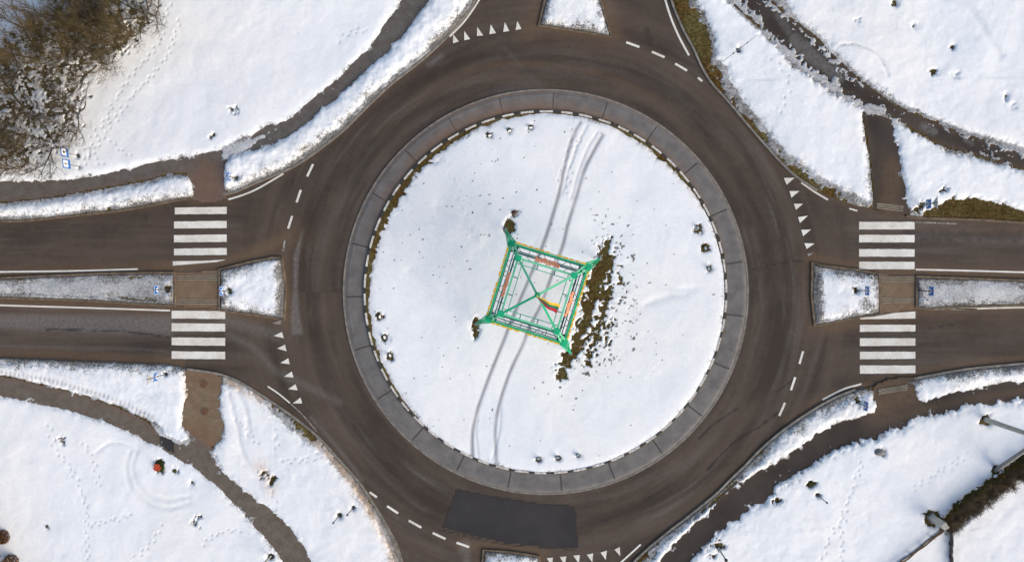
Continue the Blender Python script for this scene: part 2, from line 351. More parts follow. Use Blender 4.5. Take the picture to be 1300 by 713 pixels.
PATHS = [   # name, outline, material
 ('sidewalk', [(-70,230),(50,227),(108,222),(145,214),(188,205),(236,194),(262,190),(284,192),(290,210),(288,252),(245,254),(240,222),(219,220),(188,228),(135,238),(67,250),(0,257),(-70,264)], 'paving_grey'),
 ('sidewalk', [(530,-60),(505,0),(480,33),(468,56),(448,76),(428,98),(398,122),(370,145),(358,153),(330,163),(308,190),(330,196),(347,192),(362,182),(384,169),(410,145),(438,125),(464,98),(491,76),(505,60),(528,34),(541,13),(552,0),(580,-60)], 'paving_grey'),
 ('sidewalk', [(-70,465),(0,476),(55,488),(103,500),(147,515),(184,532),(203,546),(221,552),(240,550),(268,566),(280,576),(292,595),(316,620),(340,637),(352,647),(374,666),(396,695),(406,713),(425,770),(340,770),(350,713),(335,688),(305,658),(287,638),(270,620),(244,598),(215,580),(186,565),(150,547),(106,531),(72,521),(37,514),(0,505),(-70,495)], 'paving_brown'),
 ('crossing_pad', [(236,469),(280,476),(284,500),(286,545),(276,566),(238,562),(230,535),(232,505)], 'paving_slab'),
 ('footpath', [(905,-60),(925,0),(948,22),(968,38),(986,56),(1010,78),(1040,103),(1062,114),(1084,128),(1096,137),(1130,148),(1158,164),(1202,187),(1253,202),(1300,215),(1365,228),(1365,205),(1300,195),(1253,180),(1206,164),(1158,144),(1130,130),(1100,108),(1078,90),(1058,70),(1034,46),(1008,26),(978,0),(950,-60)], 'path_asphalt'),
 ('footpath', [(1092,138),(1104,143),(1132,153),(1140,182),(1147,209),(1152,240),(1153,272),(1110,266),(1108,240),(1104,202),(1099,168)], 'path_asphalt'),
 ('footpath', [(1365,470),(1300,480),(1265,482),(1228,490),(1191,500),(1164,506),(1160,478),(1110,488),(1110,522),(1077,528),(1044,544),(1014,562),(992,578),(966,594),(938,608),(916,627),(888,652),(864,675),(835,709),(805,760),(850,770),(882,718),(903,695),(925,676),(951,650),(974,638),(992,620),(1018,603),(1048,583),(1084,570),(1110,561),(1140,548),(1180,535),(1213,524),(1250,517),(1300,509),(1365,502)], 'path_asphalt'),
]
# places where the snow has gone: outline or (x, y, radius px), raggedness, offset
BARE = [
 ([(770,293),(777,312),(781,335),(774,352),(762,374),(754,400),(746,425),(740,450),(728,458),(716,484),(704,482),(708,455),(720,438),(728,420),(748,345),(753,332),(763,312)], .55, -.20),
 ([(772,300),(786,325),(792,348),(786,400),(776,440),(758,466),(730,478),(722,460),(740,400),(760,330)], 1.45, -1.0),
 ([(-40,30),(35,28),(75,-40),(210,-40),(198,40),(165,75),(130,92),(118,130),(108,165),(80,195),(45,215),(-40,222)], 1.6, -1.42),
 ([(868,-40),(868,0),(888,28),(898,48),(901,70),(899,80),(886,66),(872,40),(855,-40)], .3, .0),
 ([(1175,272),(1190,262),(1208,254),(1235,252),(1262,257),(1285,265),(1300,274),(1300,280),(1175,276)], .2, .05),
 ([(645,280),(651,282),(652,292),(647,299),(640,294),(639,286)], .16, 0),
 ([(603,402),(609,406),(608,422),(603,428),(599,415)], .18, 0),
]
BARE += [([(950,-10),(975,5),(1004,30),(1030,50),(1054,74),(1068,90),(1067,100),(1056,104),(1044,98),(1014,74),(990,54),(970,32),(945,5)], .55, -.10),
 ([(1066,104),(1076,98),(1094,111),(1118,128),(1120,134),(1110,133),(1090,124),(1070,116)], .5, 0),
 ([(1127,135),(1158,147),(1206,167),(1252,183),(1254,197),(1240,198),(1202,186),(1158,163),(1127,143)], .5, -.06),
 ([(1257,186),(1300,198),(1350,208),(1350,222),(1300,213),(1256,200)], .5, -.06)]
BARE += [([(1300,578),(1278,594),(1250,614),(1225,634),(1206,650),(1194,666),(1200,674),(1212,668),(1228,656),(1252,636),(1280,612),(1310,588)], .35, .12)]
for c in [(488,428,6,.12),(495,451,4.5,.12),(482,402,4,.3),(622,172,3.2,.1),(647,166,3,.1),(674,162,3,.1),(886,289,6,.13),(896,315,5.4,.1),(900,341,3.6,.12),
          (684,582,3.2,.05),(708,580.5,2.8,.05),(734,577.5,2.8,.05),(653,270,3.5,.2),(1252,533,8,.12),(1264,598,6.5,.08),(1183,657,12,.14),(212.5,367,4,.1),(292,369,3.6,.1),
          (211,474.5,2.8,.05),(301,227,3,.08),(937,64.5,2.8,.05),(1086,368,4.5,.1),(1088,510,6,.25),(1167,262,6,.3),(448.5,643.5,2.6,.03),(431,653.5,2.6,.03),(1038,628,2.4,.03),
          (344,706,5,.06),(912,690,7,.4),(1029,613,5,.25),(987,635,3.5,.3),(203,591,8,.3),(222,597,3,.15),(243,612,2,.15),(79,557,3,.3),(250,661,4,.45),(1117,573,5,.15),
          (1135,3,4,.2),(1160,35,2.5,.15),(1089,28,2,.2),(1184,91,3,.2),(1212,97,2,.15),(1209,61,1.6,.1),(296,140,3,.35),(269,174,2,.25),
          (1276,124,1.5,.1),(1285,134,1.8,.1),(61,668,1.8,.15),(1215,268,4,.2),(99,197.5,1.6,.04),(101.5,212,1.6,.04),(114,222,1.4,.04),(335,600,3,.4),(345,610,2,.3),(1240,506,6,.5),(1210,510,5,.5),(1140,535,4,.5),(900,700,5,.5),(1195,240,2,.3)]:
    BARE.append(c)

# ------------------------------------------------------------------ fields over the ground
CELL = .085
cs = U(np.array([-45, 1345, -45, 1345]), np.array([-35, -35, 748, 748]))
gx = np.arange(cs[:, 0].min(), cs[:, 0].max(), CELL); gy = np.arange(cs[:, 1].min(), cs[:, 1].max(), CELL)
X, Y = np.meshgrid(gx, gy)
cc = P(*C0); CX, CY = cc.x, cc.y
R_OUT = 255.5/1300*1.0 * (1300*H/F)      # apron radius in metres
R_OUT = 255.5*H/F; R_IN = 229.5*H/F
RR = np.hypot(X-CX, Y-CY); TH = np.arctan2(Y-CY, X-CX)
road_sd = sdf(X, Y, smooth_line(PL(ROAD), 3), 3)
isl_sd = np.full(X.shape, -3.0)
for k, p in ISL.items(): isl_sd = np.maximum(isl_sd, sdf(X, Y, PL(p), 3))
isl_sd = np.maximum(isl_sd, np.clip(R_OUT-RR, -3, 3))
drive = np.minimum(road_sd, -isl_sd)                 # > 0 on the carriageway
pad_sd = np.maximum(sdf(X, Y, PL([(223,346),(279,342),(279,394),(223,388)])), sdf(X, Y, PL([(1116,348),(1163,351),(1163,390),(1116,398)])))
verge = sstep(.02, .16, -drive)
G = -.06 + .155*verge
G = np.where(RR < R_OUT, .02, G)
G = np.where(RR < R_IN+.05, .24, G)
G += .01*fbm(X, Y, 1.2, 5)*(drive < -.3)

Cn = np.full(X.shape, -3.0); Tk = np.full(X.shape, .15); Sl = np.zeros(X.shape); Lp = np.zeros(X.shape)
nA = fbm(X, Y, .9, 21, 5, .62); nB = fbm(X, Y, .33, 41, 3, .6)
edge_n = .65*nA+.55*nB
for pts, th, slush, rag, lump in SNOW:
    s = sdf(X, Y, smooth_line(PL(pts, .1), 2), 3)+rag*edge_n*1.5
    s = np.where(slush > .3, np.minimum(s, .6), s)
    b = s > Cn
    if slush < .3: b = b | (s > .25)
    # clean snow wins over slush where it is well inside
    take = (s > 0) & ((Cn <= 0) | (slush < .3)) | ((s <= 0) & b & (Cn <= 0))
    wS = sstep(0, .5, s) if slush < .3 else 1.0
    Sl = np.where(take, np.where(Cn > 0, Sl*(1-wS)+slush*wS, slush), Sl)
    Tk = np.where(take, np.where(Cn > 0, Tk*(1-wS)+th*wS, th), Tk)
    Lp = np.where(take, lump, Lp)
    Cn = np.maximum(Cn, s)
# snow of the round island
ang = np.degrees(TH) % 360
nwd = np.exp(-((ang-145)/38)**2)+.5*np.exp(-((ang-50)/18)**2)+.25*np.exp(-((ang-205)/15)**2)
isn = (227.6*H/F-RR)-.42*nwd+edge_n*(.05+.60*nwd)
isn = np.where((ang > 225) & (ang < 350), isn+.08, isn)
b = RR < R_IN-.05
Cn = np.where(b, isn, np.where(RR < R_OUT+.05, -3, Cn)); Tk = np.where(b, .13, Tk); Sl = np.where(b, 0, Sl); Lp = np.where(b, .12, Lp)
Cn = np.minimum(Cn, 1.2)
# dark bare ground
nC = fbm(X+50, Y-30, .42, 61, 4, .8)*1.7; nD = .6*nC+.75*fbm(X+5, Y-3, .22, 71, 2, .7)
bareness = np.full(X.shape, -3.0)
for e in BARE:
    if isinstance(e[0], (int, float)):
        c = P(e[0], e[1], .1); s = np.clip(e[2]*(.82 if e[3] < .15 else .62)*H/F-np.hypot(X-c.x, Y-c.y), -3, 3); rag, off = e[3]*1.3+.05, 0
    else:
        s = sdf(X, Y, PL(e[0], .1), 3); rag, off = e[1], e[2]
        if rag > 1.3: s = np.minimum(s, 1.25)
    bb = np.where(s > (-.45 if isinstance(e[0], (int, float)) else -1.7), s+off+rag*(nC if rag < 1.2 and not (.5 < rag < .6) else nD)*(1 if rag < .6 else 1.15), -3)
    bareness = np.maximum(bareness, bb)
Cn = np.minimum(Cn, np.where(bareness < 0, -bareness*2.6, -bareness))
# scattered crumbs of soil thrown on the snow, thickest near the tower streak and the kerbs
sp = fbm(X-20, Y+9, .21, 81, 2, .6)
isl_sp = np.exp(-((np.degrees(np.arctan2(Y-CY, X-CX)) % 360-150)/70)**2)*np.exp(-((RR-9)/5)**2)
near_st = np.clip(1+(sdf(X, Y, PL([(790,300),(800,400),(770,470),(730,480),(770,300)]), 3))/2.5, 0, 1)
crumb = sp > (.80-.10*isl_sp*(RR < R_IN)-.34*near_st*(RR < R_IN)+.02)
crumb &= (RR < R_IN)
tower_c = P(683, 369.5)
# height of the snow
und = fbm(X, Y, 4.5, 91, 3)
psd = np.full(X.shape, -3.0)
for _n, _p, _m in PATHS: psd = np.maximum(psd, sdf(X, Y, PL(_p, .1), 3))
fr = np.clip(Cn, -3, 3)+np.where(psd > -.05, .04, .62)+.45*nA+.35*nB
fr = np.where(drive > -.02, Cn+.10+.25*nA, fr)
fr = np.minimum(fr, -bareness-.02)
fringe = (Cn < .07) & (fr > 0) & (RR > R_OUT)
frw = sstep(0, .3, fr)
h = (Tk*(1+.25*und*(Lp < .5)))*(1-np.exp(-np.maximum(Cn, 0)/.22))-.035
h = np.where(Cn < 0, np.maximum(-.035+Cn*.6, -.10), h)
cover = sstep(.0, .3, Cn)
h = np.where(fringe, np.maximum(h, -.035+.075*frw+.02*nB), h)
Sl = np.where(fringe, .95, Sl)
h += cover*(.05*und + Lp*np.where(Sl > .4, .03, .10)*fbm(X, Y, .8, 101, 4, .6) + .007*fbm(X, Y, .45, 111, 3, .6))
# thin soil shows in the wind streaks
compact = np.zeros(X.shape); dirt = np.zeros(X.shape); silt = np.zeros(X.shape)
def groove(line, w, depth, comp, z=.25, ribs=0, drt=0):
    global h, compact, dirt
    ln = PL(smooth_line(line, 8), z); D, S = dline(X, Y, ln, 1.2)
    k = np.exp(-(D/w)**2); r = (.6+.4*np.sin(S*2*math.pi/ribs)) if ribs else 1
    brk = .75+.35*fbm(X, Y, 1.5, 131, 3)
    h = h-depth*k*r*cover
    compact = np.maximum(compact, comp*k*r*brk); dirt = np.maximum(dirt, drt*k)
T1 = [(737,156),(728,172),(718,205),(711,240),(700,278),(690,308),(672,352),(660,380),(648,410),(636,440),(620,480),(606,520),(600,550),(600,582)]
T2 = [(765,172),(752,195),(741,218),(733,245),(721,284),(714,312),(700,350),(687,385),(672,415),(662,440),(648,470),(636,505),(629,540),(630,587)]
for tl in (T1, T2):
    groove(tl, .13, .02, 1.5)
groove([(745,160),(733,185),(722,215),(714,245)], .10, .03, .4)
groove([(758,168),(745,190),(733,222),(725,252)], .10, .03, .35)
groove([(606,520),(604,550),(608,583)], .09, .03, .3); groove([(636,505),(634,545),(624,585)], .09, .03, .3)
for rr_ in (0, 8): # turning circle of a vehicle
    groove([(166+rr_,572),(160+rr_,592),(166+rr_,618-rr_*.6),(186+rr_*.7,637-rr_),(212,645-rr_*1.3),(240,638-rr_)], .20, .03, .16)
groove([(120,575),(140,562),(165,566),(185,578)], .14, .03, .05)
groove([(1030,56),(1056,80),(1080,100),(1112,122),(1140,133),(1176,149),(1230,169),(1300,190)], .20, .035, .9, ribs=.34)
groove([(0,472),(60,482),(110,496),(150,509),(192,529)], .20, .035, .95, ribs=.34)
groove([(1195,-10),(1230,10),(1252,45),(1270,70)], .3, .06, .12)
groove([(1065,58),(1085,57),(1108,66),(1122,82),(1127,96)], .10, .04, .25, drt=.3)
groove([(290,500),(300,540),(310,580),(330,605)], .2, .05, .2); groove([(302,498),(312,520),(316,548)], .2, .05, .15)
groove([(555,262),(580,278),(602,300)], .3, .04, .08); groove([(520,345),(560,385),(580,402)], .35, .05, .05)
groove([(800,335),(840,360),(870,375)], .35, .04, .05); groove([(820,385),(870,368),(880,366)], .3, .04, .05)
def steps(line, gap=.38, off=.11, r=.062, depth=.05, comp=.42, jit=.06):
    global h, compact
    ln = PL(smooth_line(line, 6), .25); seg = np.hypot(*np.diff(ln, axis=0).T); L = np.concatenate([[0], np.cumsum(seg)])
    s = 0; k = 0
    while s < L[-1]:
        x = np.interp(s, L, ln[:, 0]); y = np.interp(s, L, ln[:, 1]); x2 = np.interp(s+.05, L, ln[:, 0]); y2 = np.interp(s+.05, L, ln[:, 1])
        d = math.atan2(y2-y, x2-x); sg = 1 if k % 2 else -1
        px = x-math.sin(d)*off*sg+random.gauss(0, jit); py = y+math.cos(d)*off*sg+random.gauss(0, jit)
        i0 = int((py-.4-gy[0])/CELL); i1 = i0+10; j0 = int((px-.4-gx[0])/CELL); j1 = j0+10
        if i0 > 0 and j0 > 0 and i1 < len(gy) and j1 < len(gx):
            dx = X[i0:i1, j0:j1]-px; dy = Y[i0:i1, j0:j1]-py; a = dx*math.cos(d)+dy*math.sin(d); b_ = -dx*math.sin(d)+dy*math.cos(d)
            kx = np.exp(-((a/(r*1.7))**2+(b_/r)**2)**1.3)*cover[i0:i1, j0:j1]
            h[i0:i1, j0:j1] -= depth*kx; compact[i0:i1, j0:j1] = np.maximum(compact[i0:i1, j0:j1], comp*kx)
        s += gap*random.uniform(.8, 1.2); k += 1
for _ in range(1):
    steps([(216,0),(208,30),(196,62),(170,92),(150,120),(135,150),(118,175),(108,205)])
    steps([(228,25),(212,70),(190,98),(165,125),(145,152),(130,175),(112,200)])
steps([(140,178),(152,190),(165,198)]); steps([(100,180),(118,200),(135,212)]); steps([(115,190),(104,215)])
steps([(738,172),(728,200),(722,225),(716,250)], .4); steps([(730,165),(722,190),(712,220),(708,240)], .4)
steps([(60,540),(70,570),(92,598),(108,640),(110,690),(112,713)]); steps([(105,560),(120,590),(125,620)]); steps([(205,668),(190,690),(165,713)])
steps([(165,655),(140,660),(110,668)], .3); steps([(1092,585),(1088,605),(1078,630),(1070,660),(1068,713)], .38); steps([(1070,650),(1050,690),(1042,713)])
steps([(980,75),(1000,100),(996,130),(990,150)], .5); steps([(360,583),(380,585),(408,578)], .3); steps([(300,530),(330,570)]); steps([(350,545),(352,575)])
steps([(430,48),(445,42),(465,38)], .3); steps([(335,600),(350,640),(360,680)], .5); steps([(1160,620),(1190,600),(1230,575)], .3, r=.06, comp=.15)
steps([(258,690),(280,675),(305,672)], .3)
steps([(560,190),(580,240),(600,300)], .5, comp=.15, depth=.03)
compact = np.maximum(compact, .20*sstep(2.6, 1.8, np.maximum(np.abs((X-tower_c.x)*.955-(Y-tower_c.y)*.296), np.abs((X-tower_c.x)*.296+(Y-tower_c.y)*.955)))*(.7+.8*fbm(X, Y, 1.2, 141, 4)))
# grit: near the carriageway, the paths, round the island's rim
dr = np.maximum(-drive, 0)
dirt = np.maximum(dirt, np.where((dr < 2.9) & (RR > R_OUT), 1.15*np.exp(-dr/.40)+.42*np.exp(-dr/1.1), 0)*(.6+.55*fbm(X, Y, 1.8, 151, 3)))
dirt = np.maximum(dirt, .70*np.exp(-np.maximum(Cn, 0)/.30)*(.6+.6*fbm(X, Y, 1.5, 161, 3)))
dirt = np.maximum(dirt, np.where(b, .13*near_st+.10*isl_sp, 0)*1.0)
dirt = np.maximum(dirt, 1.0*crumb*(b))
# rim of the grey fringe on the median noses
for ln, w, k in (([(354,327),(357,365),(355,404)], .42, .9), ([(1036,335),(1038,372),(1040,412)], .45, .9), ([(279,345),(280,390)], .2, .5), ([(1080,345),(1114,352)], .5, .5), ([(1100,388),(1114,396)], .6, .8)):
    D, S = dline(X, Y, PL(ln, .2), 1.5); dirt = np.maximum(dirt, k*np.exp(-(D/w)**2))
silt = np.where(b, np.exp(-((RR-226*H/F)/.35)**2)*(nwd*.8), 0)
for ln, w in (([(395,555),(430,590),(465,640),(490,690),(500,713)], .3), ([(625,-10),(600,8),(560,56)], .15), ([(290,485),(330,508)], .3), ([(238,480),(236,530)], .25), ([(330,590),(345,620)], .5)):
    D, S = dline(X, Y, PL(ln, .2), 1.5); silt = np.maximum(silt, .7*np.exp(-(D/w)**2))
Sl2 = Sl*(.75+.4*fbm(X, Y, 2.2, 171, 3)); Sl2 = np.clip(Sl2, 0, 1)
h = np.where((Cn > .25) & (bareness < -.1), np.maximum(h, .02), h)
Z = G+h
keepv = h > -.09
kc = keepv[:-1, :-1] | keepv[1:, :-1] | keepv[:-1, 1:] | keepv[1:, 1:]
kc &= ~((drive > .8)[:-1, :-1] & (Cn < -.2)[:-1, :-1])
sn = gridmesh('snow', X, Y, Z, kc, dict(dirt=np.clip(dirt, 0, 1.2), slush=Sl2, compact=np.clip(compact, 0, 1), silt=silt), 'snow')
tag(sn, kind='structure')
# ground under it
s2 = slice(None, None, 2)
gr = gridmesh('ground', X[s2, s2], Y[s2, s2], G[s2, s2], np.ones((X[s2, s2].shape[0]-1, X[s2, s2].shape[1]-1), bool), {}, 'soil'); tag(gr, kind='structure')

# ------------------------------------------------------------------ carriageway
rc = np.arange(gx[0], gx[-1], .12); rd = np.arange(gy[0], gy[-1], .12); XR, YR = np.meshgrid(rc, rd)
rs = sdf(XR, YR, smooth_line(PL(ROAD), 3), 2); r_ = np.hypot(XR-CX, YR-CY); th_ = np.arctan2(YR-CY, XR-CX)
si = np.full(XR.shape, -2.0)
for p in ISL.values(): si = np.maximum(si, sdf(XR, YR, PL(p), 2))
wr = 1-sstep(20.5, 25, r_)
st_c = fbm(r_*1.0, th_*1.9, .85, 201, 4, .6); st_a = fbm(YR*1.0, XR*.07, .85, 211, 4, .6); st_v = fbm(XR*1.0, YR*.07, .85, 221, 4, .6)
vert = sstep(6, 12, np.abs(YR-CY)-np.abs(XR-CX)*.55)
streak = .5+.55*(wr*st_c+(1-wr)*(st_a*(1-vert)+st_v*vert))
streak -= .20*np.exp(-((r_-17.6)/.9)**2)*wr*1.0
sand = 1.0*np.exp(-np.maximum(-si, 0)/.60)*(si > -1.9)
sand = np.maximum(sand, .55*np.exp(-np.maximum(rs, 0)/.22))
def spread(target, pts, w, k, poly=False):
    if poly: s = sdf(XR, YR, PL(pts), 2.5); v = k*sstep(-w, w*.6, s)
    else: D, S = dline(XR, YR, PL(smooth_line(pts, 5)), 2.5); v = k*np.exp(-(D/w)**2)
    return np.maximum(target, v)
SW = 1.35
for pts, w, k in (([(-50,349),(135,344),(280,335),(330,318),(365,300)], .45, 1), ([(-50,382),(110,388),(290,394)], .38, 1), ([(1030,328),(1100,342),(1300,351),(1360,353)], .42, 1),
                  ([(1050,415),(1110,402),(1160,397)], .5, .9), ([(672,38),(684,28),(690,0)], .7, .8), ([(780,44),(768,0)], .5, .8), ([(585,690),(620,693),(690,700)], .35, .8),
                  ([(245,252),(285,248)], .5, .8), ([(340,325),(372,300)], .9, .6), ([(-50,448),(120,452),(230,460)], .3, .7), ([(1040,240),(1110,262),(1200,275),(1300,280)], .25, .7), ([(1300,455),(1165,474),(1060,500),(1000,535)], .3, .7),
                  ([(320,492),(400,556),(470,640),(505,713)], .3, .8), ([(960,575),(900,632),(800,718)], .35, .7), ([(590,90),(650,82),(750,90),(830,125)], .25, .4), ([(1300,292),(1200,290),(1165,285)], .3, .4),
                  ([(655,95),(560,110),(480,170)], .3, .3)):
    sand = spread(sand, pts, w*SW, k)
film = .55*np.clip(1.7*(wr*fbm(r_, th_*1.3, .55, 241, 4, .7)+(1-wr)*(fbm(YR, XR*.06, .5, 251, 4, .7)*(1-vert)+fbm(XR, YR*.06, .5, 261, 4, .7)*vert))-.15, 0, 1)*(.5+.8*fbm(XR, YR, 7, 271, 2))
film = spread(film, [(-50,400),(215,402),(218,424),(100,420),(-50,412)], .4, .75, True)
film = spread(film, [(384,292),(379,325),(377,365),(379,395),(384,424),(371,424),(370,400),(373,365),(373,325)], .12, .8, True)
film = spread(film, [(560,72),(545,82)], .22, .7); film = spread(film, [(290,425),(320,440),(350,470),(400,495),(430,510)], .3, .45)
film = spread(film, [(395,530),(430,570),(460,610)], .15, .6); film = spread(film, [(285,405),(350,425)], .5, .5); film = spread(film, [(1165,300),(1260,305),(1300,305)], .35, .4)
film = spread(film, [(-50,438),(150,442),(215,446)], .12, .4); film = spread(film, [(586,700),(592,690),(592,720)], .3, .6); film = spread(film, [(640,60),(700,120),(800,140)], .15, .2)
tar = np.zeros(XR.shape)
for pts, w in (([(1010,480),(985,497)], .05), ([(936,518),(918,530),(903,541),(888,556)], .09), ([(988,523),(965,540),(950,549),(932,561),(912,581),(898,596)], .12), ([(760,660),(772,659)], .08), ([(805,642),(830,628),(850,615)], .05), ([(1178,417),(1196,414),(1214,411)], .08),
               ([(721,46),(721,63)], .05), ([(185,271),(185,279)], .06), ([(1150,300),(1225,298),(1300,301)], .5), ([(943,345),(985,335),(1026,330)], .05), ([(60,418),(150,420),(215,428)], .1), ([(560,672),(640,690),(730,697)], .06), ([(820,40),(826,58)], .3)):
    D, S = dline(XR, YR, PL(smooth_line(pts, 5)), 1.5); tar = np.maximum(tar, (.5 if w > .25 else 1)*sstep(1.0, .3, D/w+.9*fbm(XR, YR, .35, 281, 3)))
ok = (rs > -.12) & (si < .15) & (r_ > R_OUT-.1)
kq = ok[:-1, :-1] & ok[1:, :-1] & ok[:-1, 1:] & ok[1:, 1:]
gut = .0*XR+.012*fbm(XR, YR, 6, 231, 2)
rd_o = gridmesh('road', XR, YR, gut, kq, dict(streak=streak, sand=sand, film=film, tar=tar), 'road_asphalt'); tag(rd_o, kind='structure')

def flat(name, pts, z, m, attrs=None, cell=.14):
    w = PL(pts); xs = np.arange(w[:, 0].min()-.3, w[:, 0].max()+.3, cell); ys = np.arange(w[:, 1].min()-.3, w[:, 1].max()+.3, cell)
    xs = xs[(xs > gx[0]-2) & (xs < gx[-1]+2)]; ys = ys[(ys > gy[0]-2) & (ys < gy[-1]+2)]
    A, B = np.meshgrid(xs, ys); s = sdf(A, B, w, 1); o_ = s > -.07; k = o_[:-1, :-1] & o_[1:, :-1] & o_[:-1, 1:] & o_[1:, 1:]
    at = dict(sand=.0*A, film=.0*A, streak=.5+.6*fbm(A*.5, B*.5, .9, 301, 4)) 
    if attrs: attrs(A, B, s, at)
    o = gridmesh(name, A, B, z+0*A, k, at, m); tag(o, kind='structure'); return o
def path_attr(A, B, s, at):
    at['sand'] = .5*np.exp(-np.maximum(s, 0)/.3)
    for q, r in (((263,238), 2.3), ((264,215), 1.2)):
        c = P(*q); at['sand'] = np.maximum(at['sand'], .85*np.exp(-(np.hypot(A-c.x, B-c.y)/r)**2*1.2))
def asph_attr(A, B, s, at):
    at['sand'] = .55*np.exp(-np.maximum(s, 0)/.25)
    for ln, w, k in (([(1133,215),(1130,250),(1128,270)], 1.1, .9), ([(1104,490),(1140,490),(1150,500),(1112,512)], 1.3, .9), ([(1110,535),(1200,512),(1300,495)], .4, .5)):
        D, S = dline(A, B, PL(ln), 2.5); at['sand'] = np.maximum(at['sand'], k*np.exp(-(D/w)**2))
    for ln, w, k in (([(1010,52),(1030,72),(1055,90),(1063,98)], .65, .75), ([(988,22),(1000,40)], .4, .5), ([(1170,160),(1185,168)], .35, .7), ([(1225,178),(1233,183)], .25, .6)):
        D, S = dline(A, B, PL(ln), 2.5); at['film'] = np.maximum(at['film'], k*sstep(1.0, .5, D/w+.35*fbm(A, B, .7, 311, 3)))
def pad_attr(A, B, s, at): at['sand'] = np.clip(.45+.8*fbm(A, B, 1.3, 321, 3), 0, 1)
for i, (n, pts, m_) in enumerate(PATHS):
    flat(n, smooth_line(pts+[pts[0]], 3)[:-1], .112+.004*(i % 3) if i != 5 else .120, m_, asph_attr if m_ == 'path_asphalt' else (pad_attr if n == 'crossing_pad' else path_attr))
flat('crossing_pad', [(222,346),(280,343),(280,392),(222,388)], .03, 'paving_slab', pad_attr)
flat('crossing_pad', [(1115,348),(1164,351),(1164,392),(1115,398)], .03, 'paving_slab', pad_attr)
flat('road_patch', [(580,620),(612,627),(650,634),(690,640),(730,642),(732,665),(734,694),(690,694),(640,688),(600,679),(562,669)], .0175, 'patch_asphalt')
flat('road_patch', [(204,546),(212,548),(221,553),(223,562),(221,574),(212,571),(204,562)], .1225, 'patch_asphalt')

# ------------------------------------------------------------------ apron ring and painted kerb of the round island
NR, NT_ = 40, 2300
ra = np.linspace(R_IN-.02, R_OUT, NR); ta = np.linspace(0, 2*math.pi, NT_); RA, TA = np.meshgrid(ra, ta)
joint = np.zeros(RA.shape)
rows = (RA-R_IN)/.105; jr = np.abs((rows % 1)-.5) > .36
cols = TA*18.4/.125+np.floor(rows)*.5
joint = .30*np.maximum(jr, (np.abs((cols % 1)-.5) > .36))*(.6+.4*(fbm(RA*np.cos(TA), RA*np.sin(TA), 3, 401, 3) > -.2))
seg = 2*math.pi/23; dth = np.abs(((TA-math.radians(87.3)) % seg+seg/2) % seg-seg/2)*RA
big = (dth < .055)
joint = np.maximum(joint, big*1.0)
rim = RA > R_OUT-.16; joint = np.where(rim, 0, joint)
aa = np.degrees(TA) % 360
sd_ = 1.0*np.exp(-((aa-118)/45)**2)*np.exp(-((RA-R_IN)/.75)**2)+.12+.35*np.exp(-((aa-60)/40)**2)*np.exp(-((RA-R_IN)/.4)**2)+.55*rim*np.exp(-((aa-115)/60)**2)+.22*np.exp(-(R_OUT-RA)/.15)
ZA = .03+.07*np.clip((R_OUT-RA)/.3, 0, 1)+.02*(R_OUT-RA)-.008*big
ap = gridmesh('pavement', CX+RA*np.cos(TA), CY+RA*np.sin(TA), ZA, np.ones((NT_-1, NR-1), bool), dict(joint=joint, sand=sd_), 'apron_setts'); tag(ap, kind='structure')
mk = MB(); n = 400
def ring(mb, r0, r1, z0, z1, a0, a1, n):
    vs = []
    for k in range(n+1):
        a = a0+(a1-a0)*k/n
        for r, z in ((r0, z0), (r0, z1), (r1, z1), (r1, z0)): vs.append((CX+r*math.cos(a), CY+r*math.sin(a), z))
    fs = []
    for k in range(n):
        o = 4*k
        for j in range(4): fs.append((o+j, o+(j+1) % 4, o+4+(j+1) % 4, o+4+j))
    fs += [(0, 3, 2, 1), (4*n, 4*n+1, 4*n+2, 4*n+3)]
    mb.add(vs, fs)
# outer flush kerb of the apron, low edge band
ok_ = MB(); ring(ok_, R_OUT-.03, R_OUT+.10, -.03, .055, 0, 2*math.pi*.9999, 500); tag(ok_.build('kerb', 'kerb_concrete'), kind='structure')
wk = MB(); bk = MB(); NS = 58
for k in range(NS):
    a = 2*math.pi*k/NS; da = 2*math.pi/NS; w = .68+.06*math.sin(k*2.3)
    ring(wk, R_IN-.14, R_IN, .0, .285, a+.004, a+da*w, 7); ring(bk, R_IN-.14, R_IN, .0, .282, a+da*w+.0008, a+da-.0008, 4)
tag(wk.build('island_kerb', 'kerb_white'), kind='structure'); tag(bk.build('island_kerb', 'kerb_black'), kind='structure')

# ------------------------------------------------------------------ kerbs along the carriageway
def kerb(pts, m='kerb_concrete', w=.16, z1=.125, name='kerb', closed=False, z0=-.08):
    ln = PL(smooth_line(pts, 5) if not closed else pts+[pts[0]]); mb = MB(); n = len(ln); vs = []; fs = []
    for k in range(n):
        a = ln[max(k-1, 0)]; b = ln[min(k+1, n-1)]
        if closed and k in (0, n-1): a, b = ln[-2], ln[1]
        d = b-a; d = d/(np.hypot(*d)+1e-9); nn = np.array([-d[1], d[0]])*w/2
        for s, z in ((-1, z0), (-1, z1), (1, z1), (1, z0)): p = ln[k]+nn*s; vs.append((p[0], p[1], z))
    for k in range(n-1):
        for j in range(4): fs.append((4*k+j, 4*k+(j+1) % 4, 4*k+4+(j+1) % 4, 4*k+4+j))
    fs += [(0, 3, 2, 1), (4*n-4, 4*n-3, 4*n-2, 4*n-1)]
    mb.add(vs, fs); o = mb.build(name, m); tag(o, kind='structure'); return o
kerb(ROAD[0:7], 'kerb_dirty'); kerb(ROAD[7:22]); kerb(ROAD[22:35]); kerb(ROAD[38:43], 'kerb_dirty'); kerb(ROAD[43:47]); kerb(ROAD[48:61]); kerb(ROAD[61:76]); kerb(ROAD[78:], 'kerb_dirty')
for k, p in ISL.items(): kerb(p, 'kerb_dirty', closed=True)
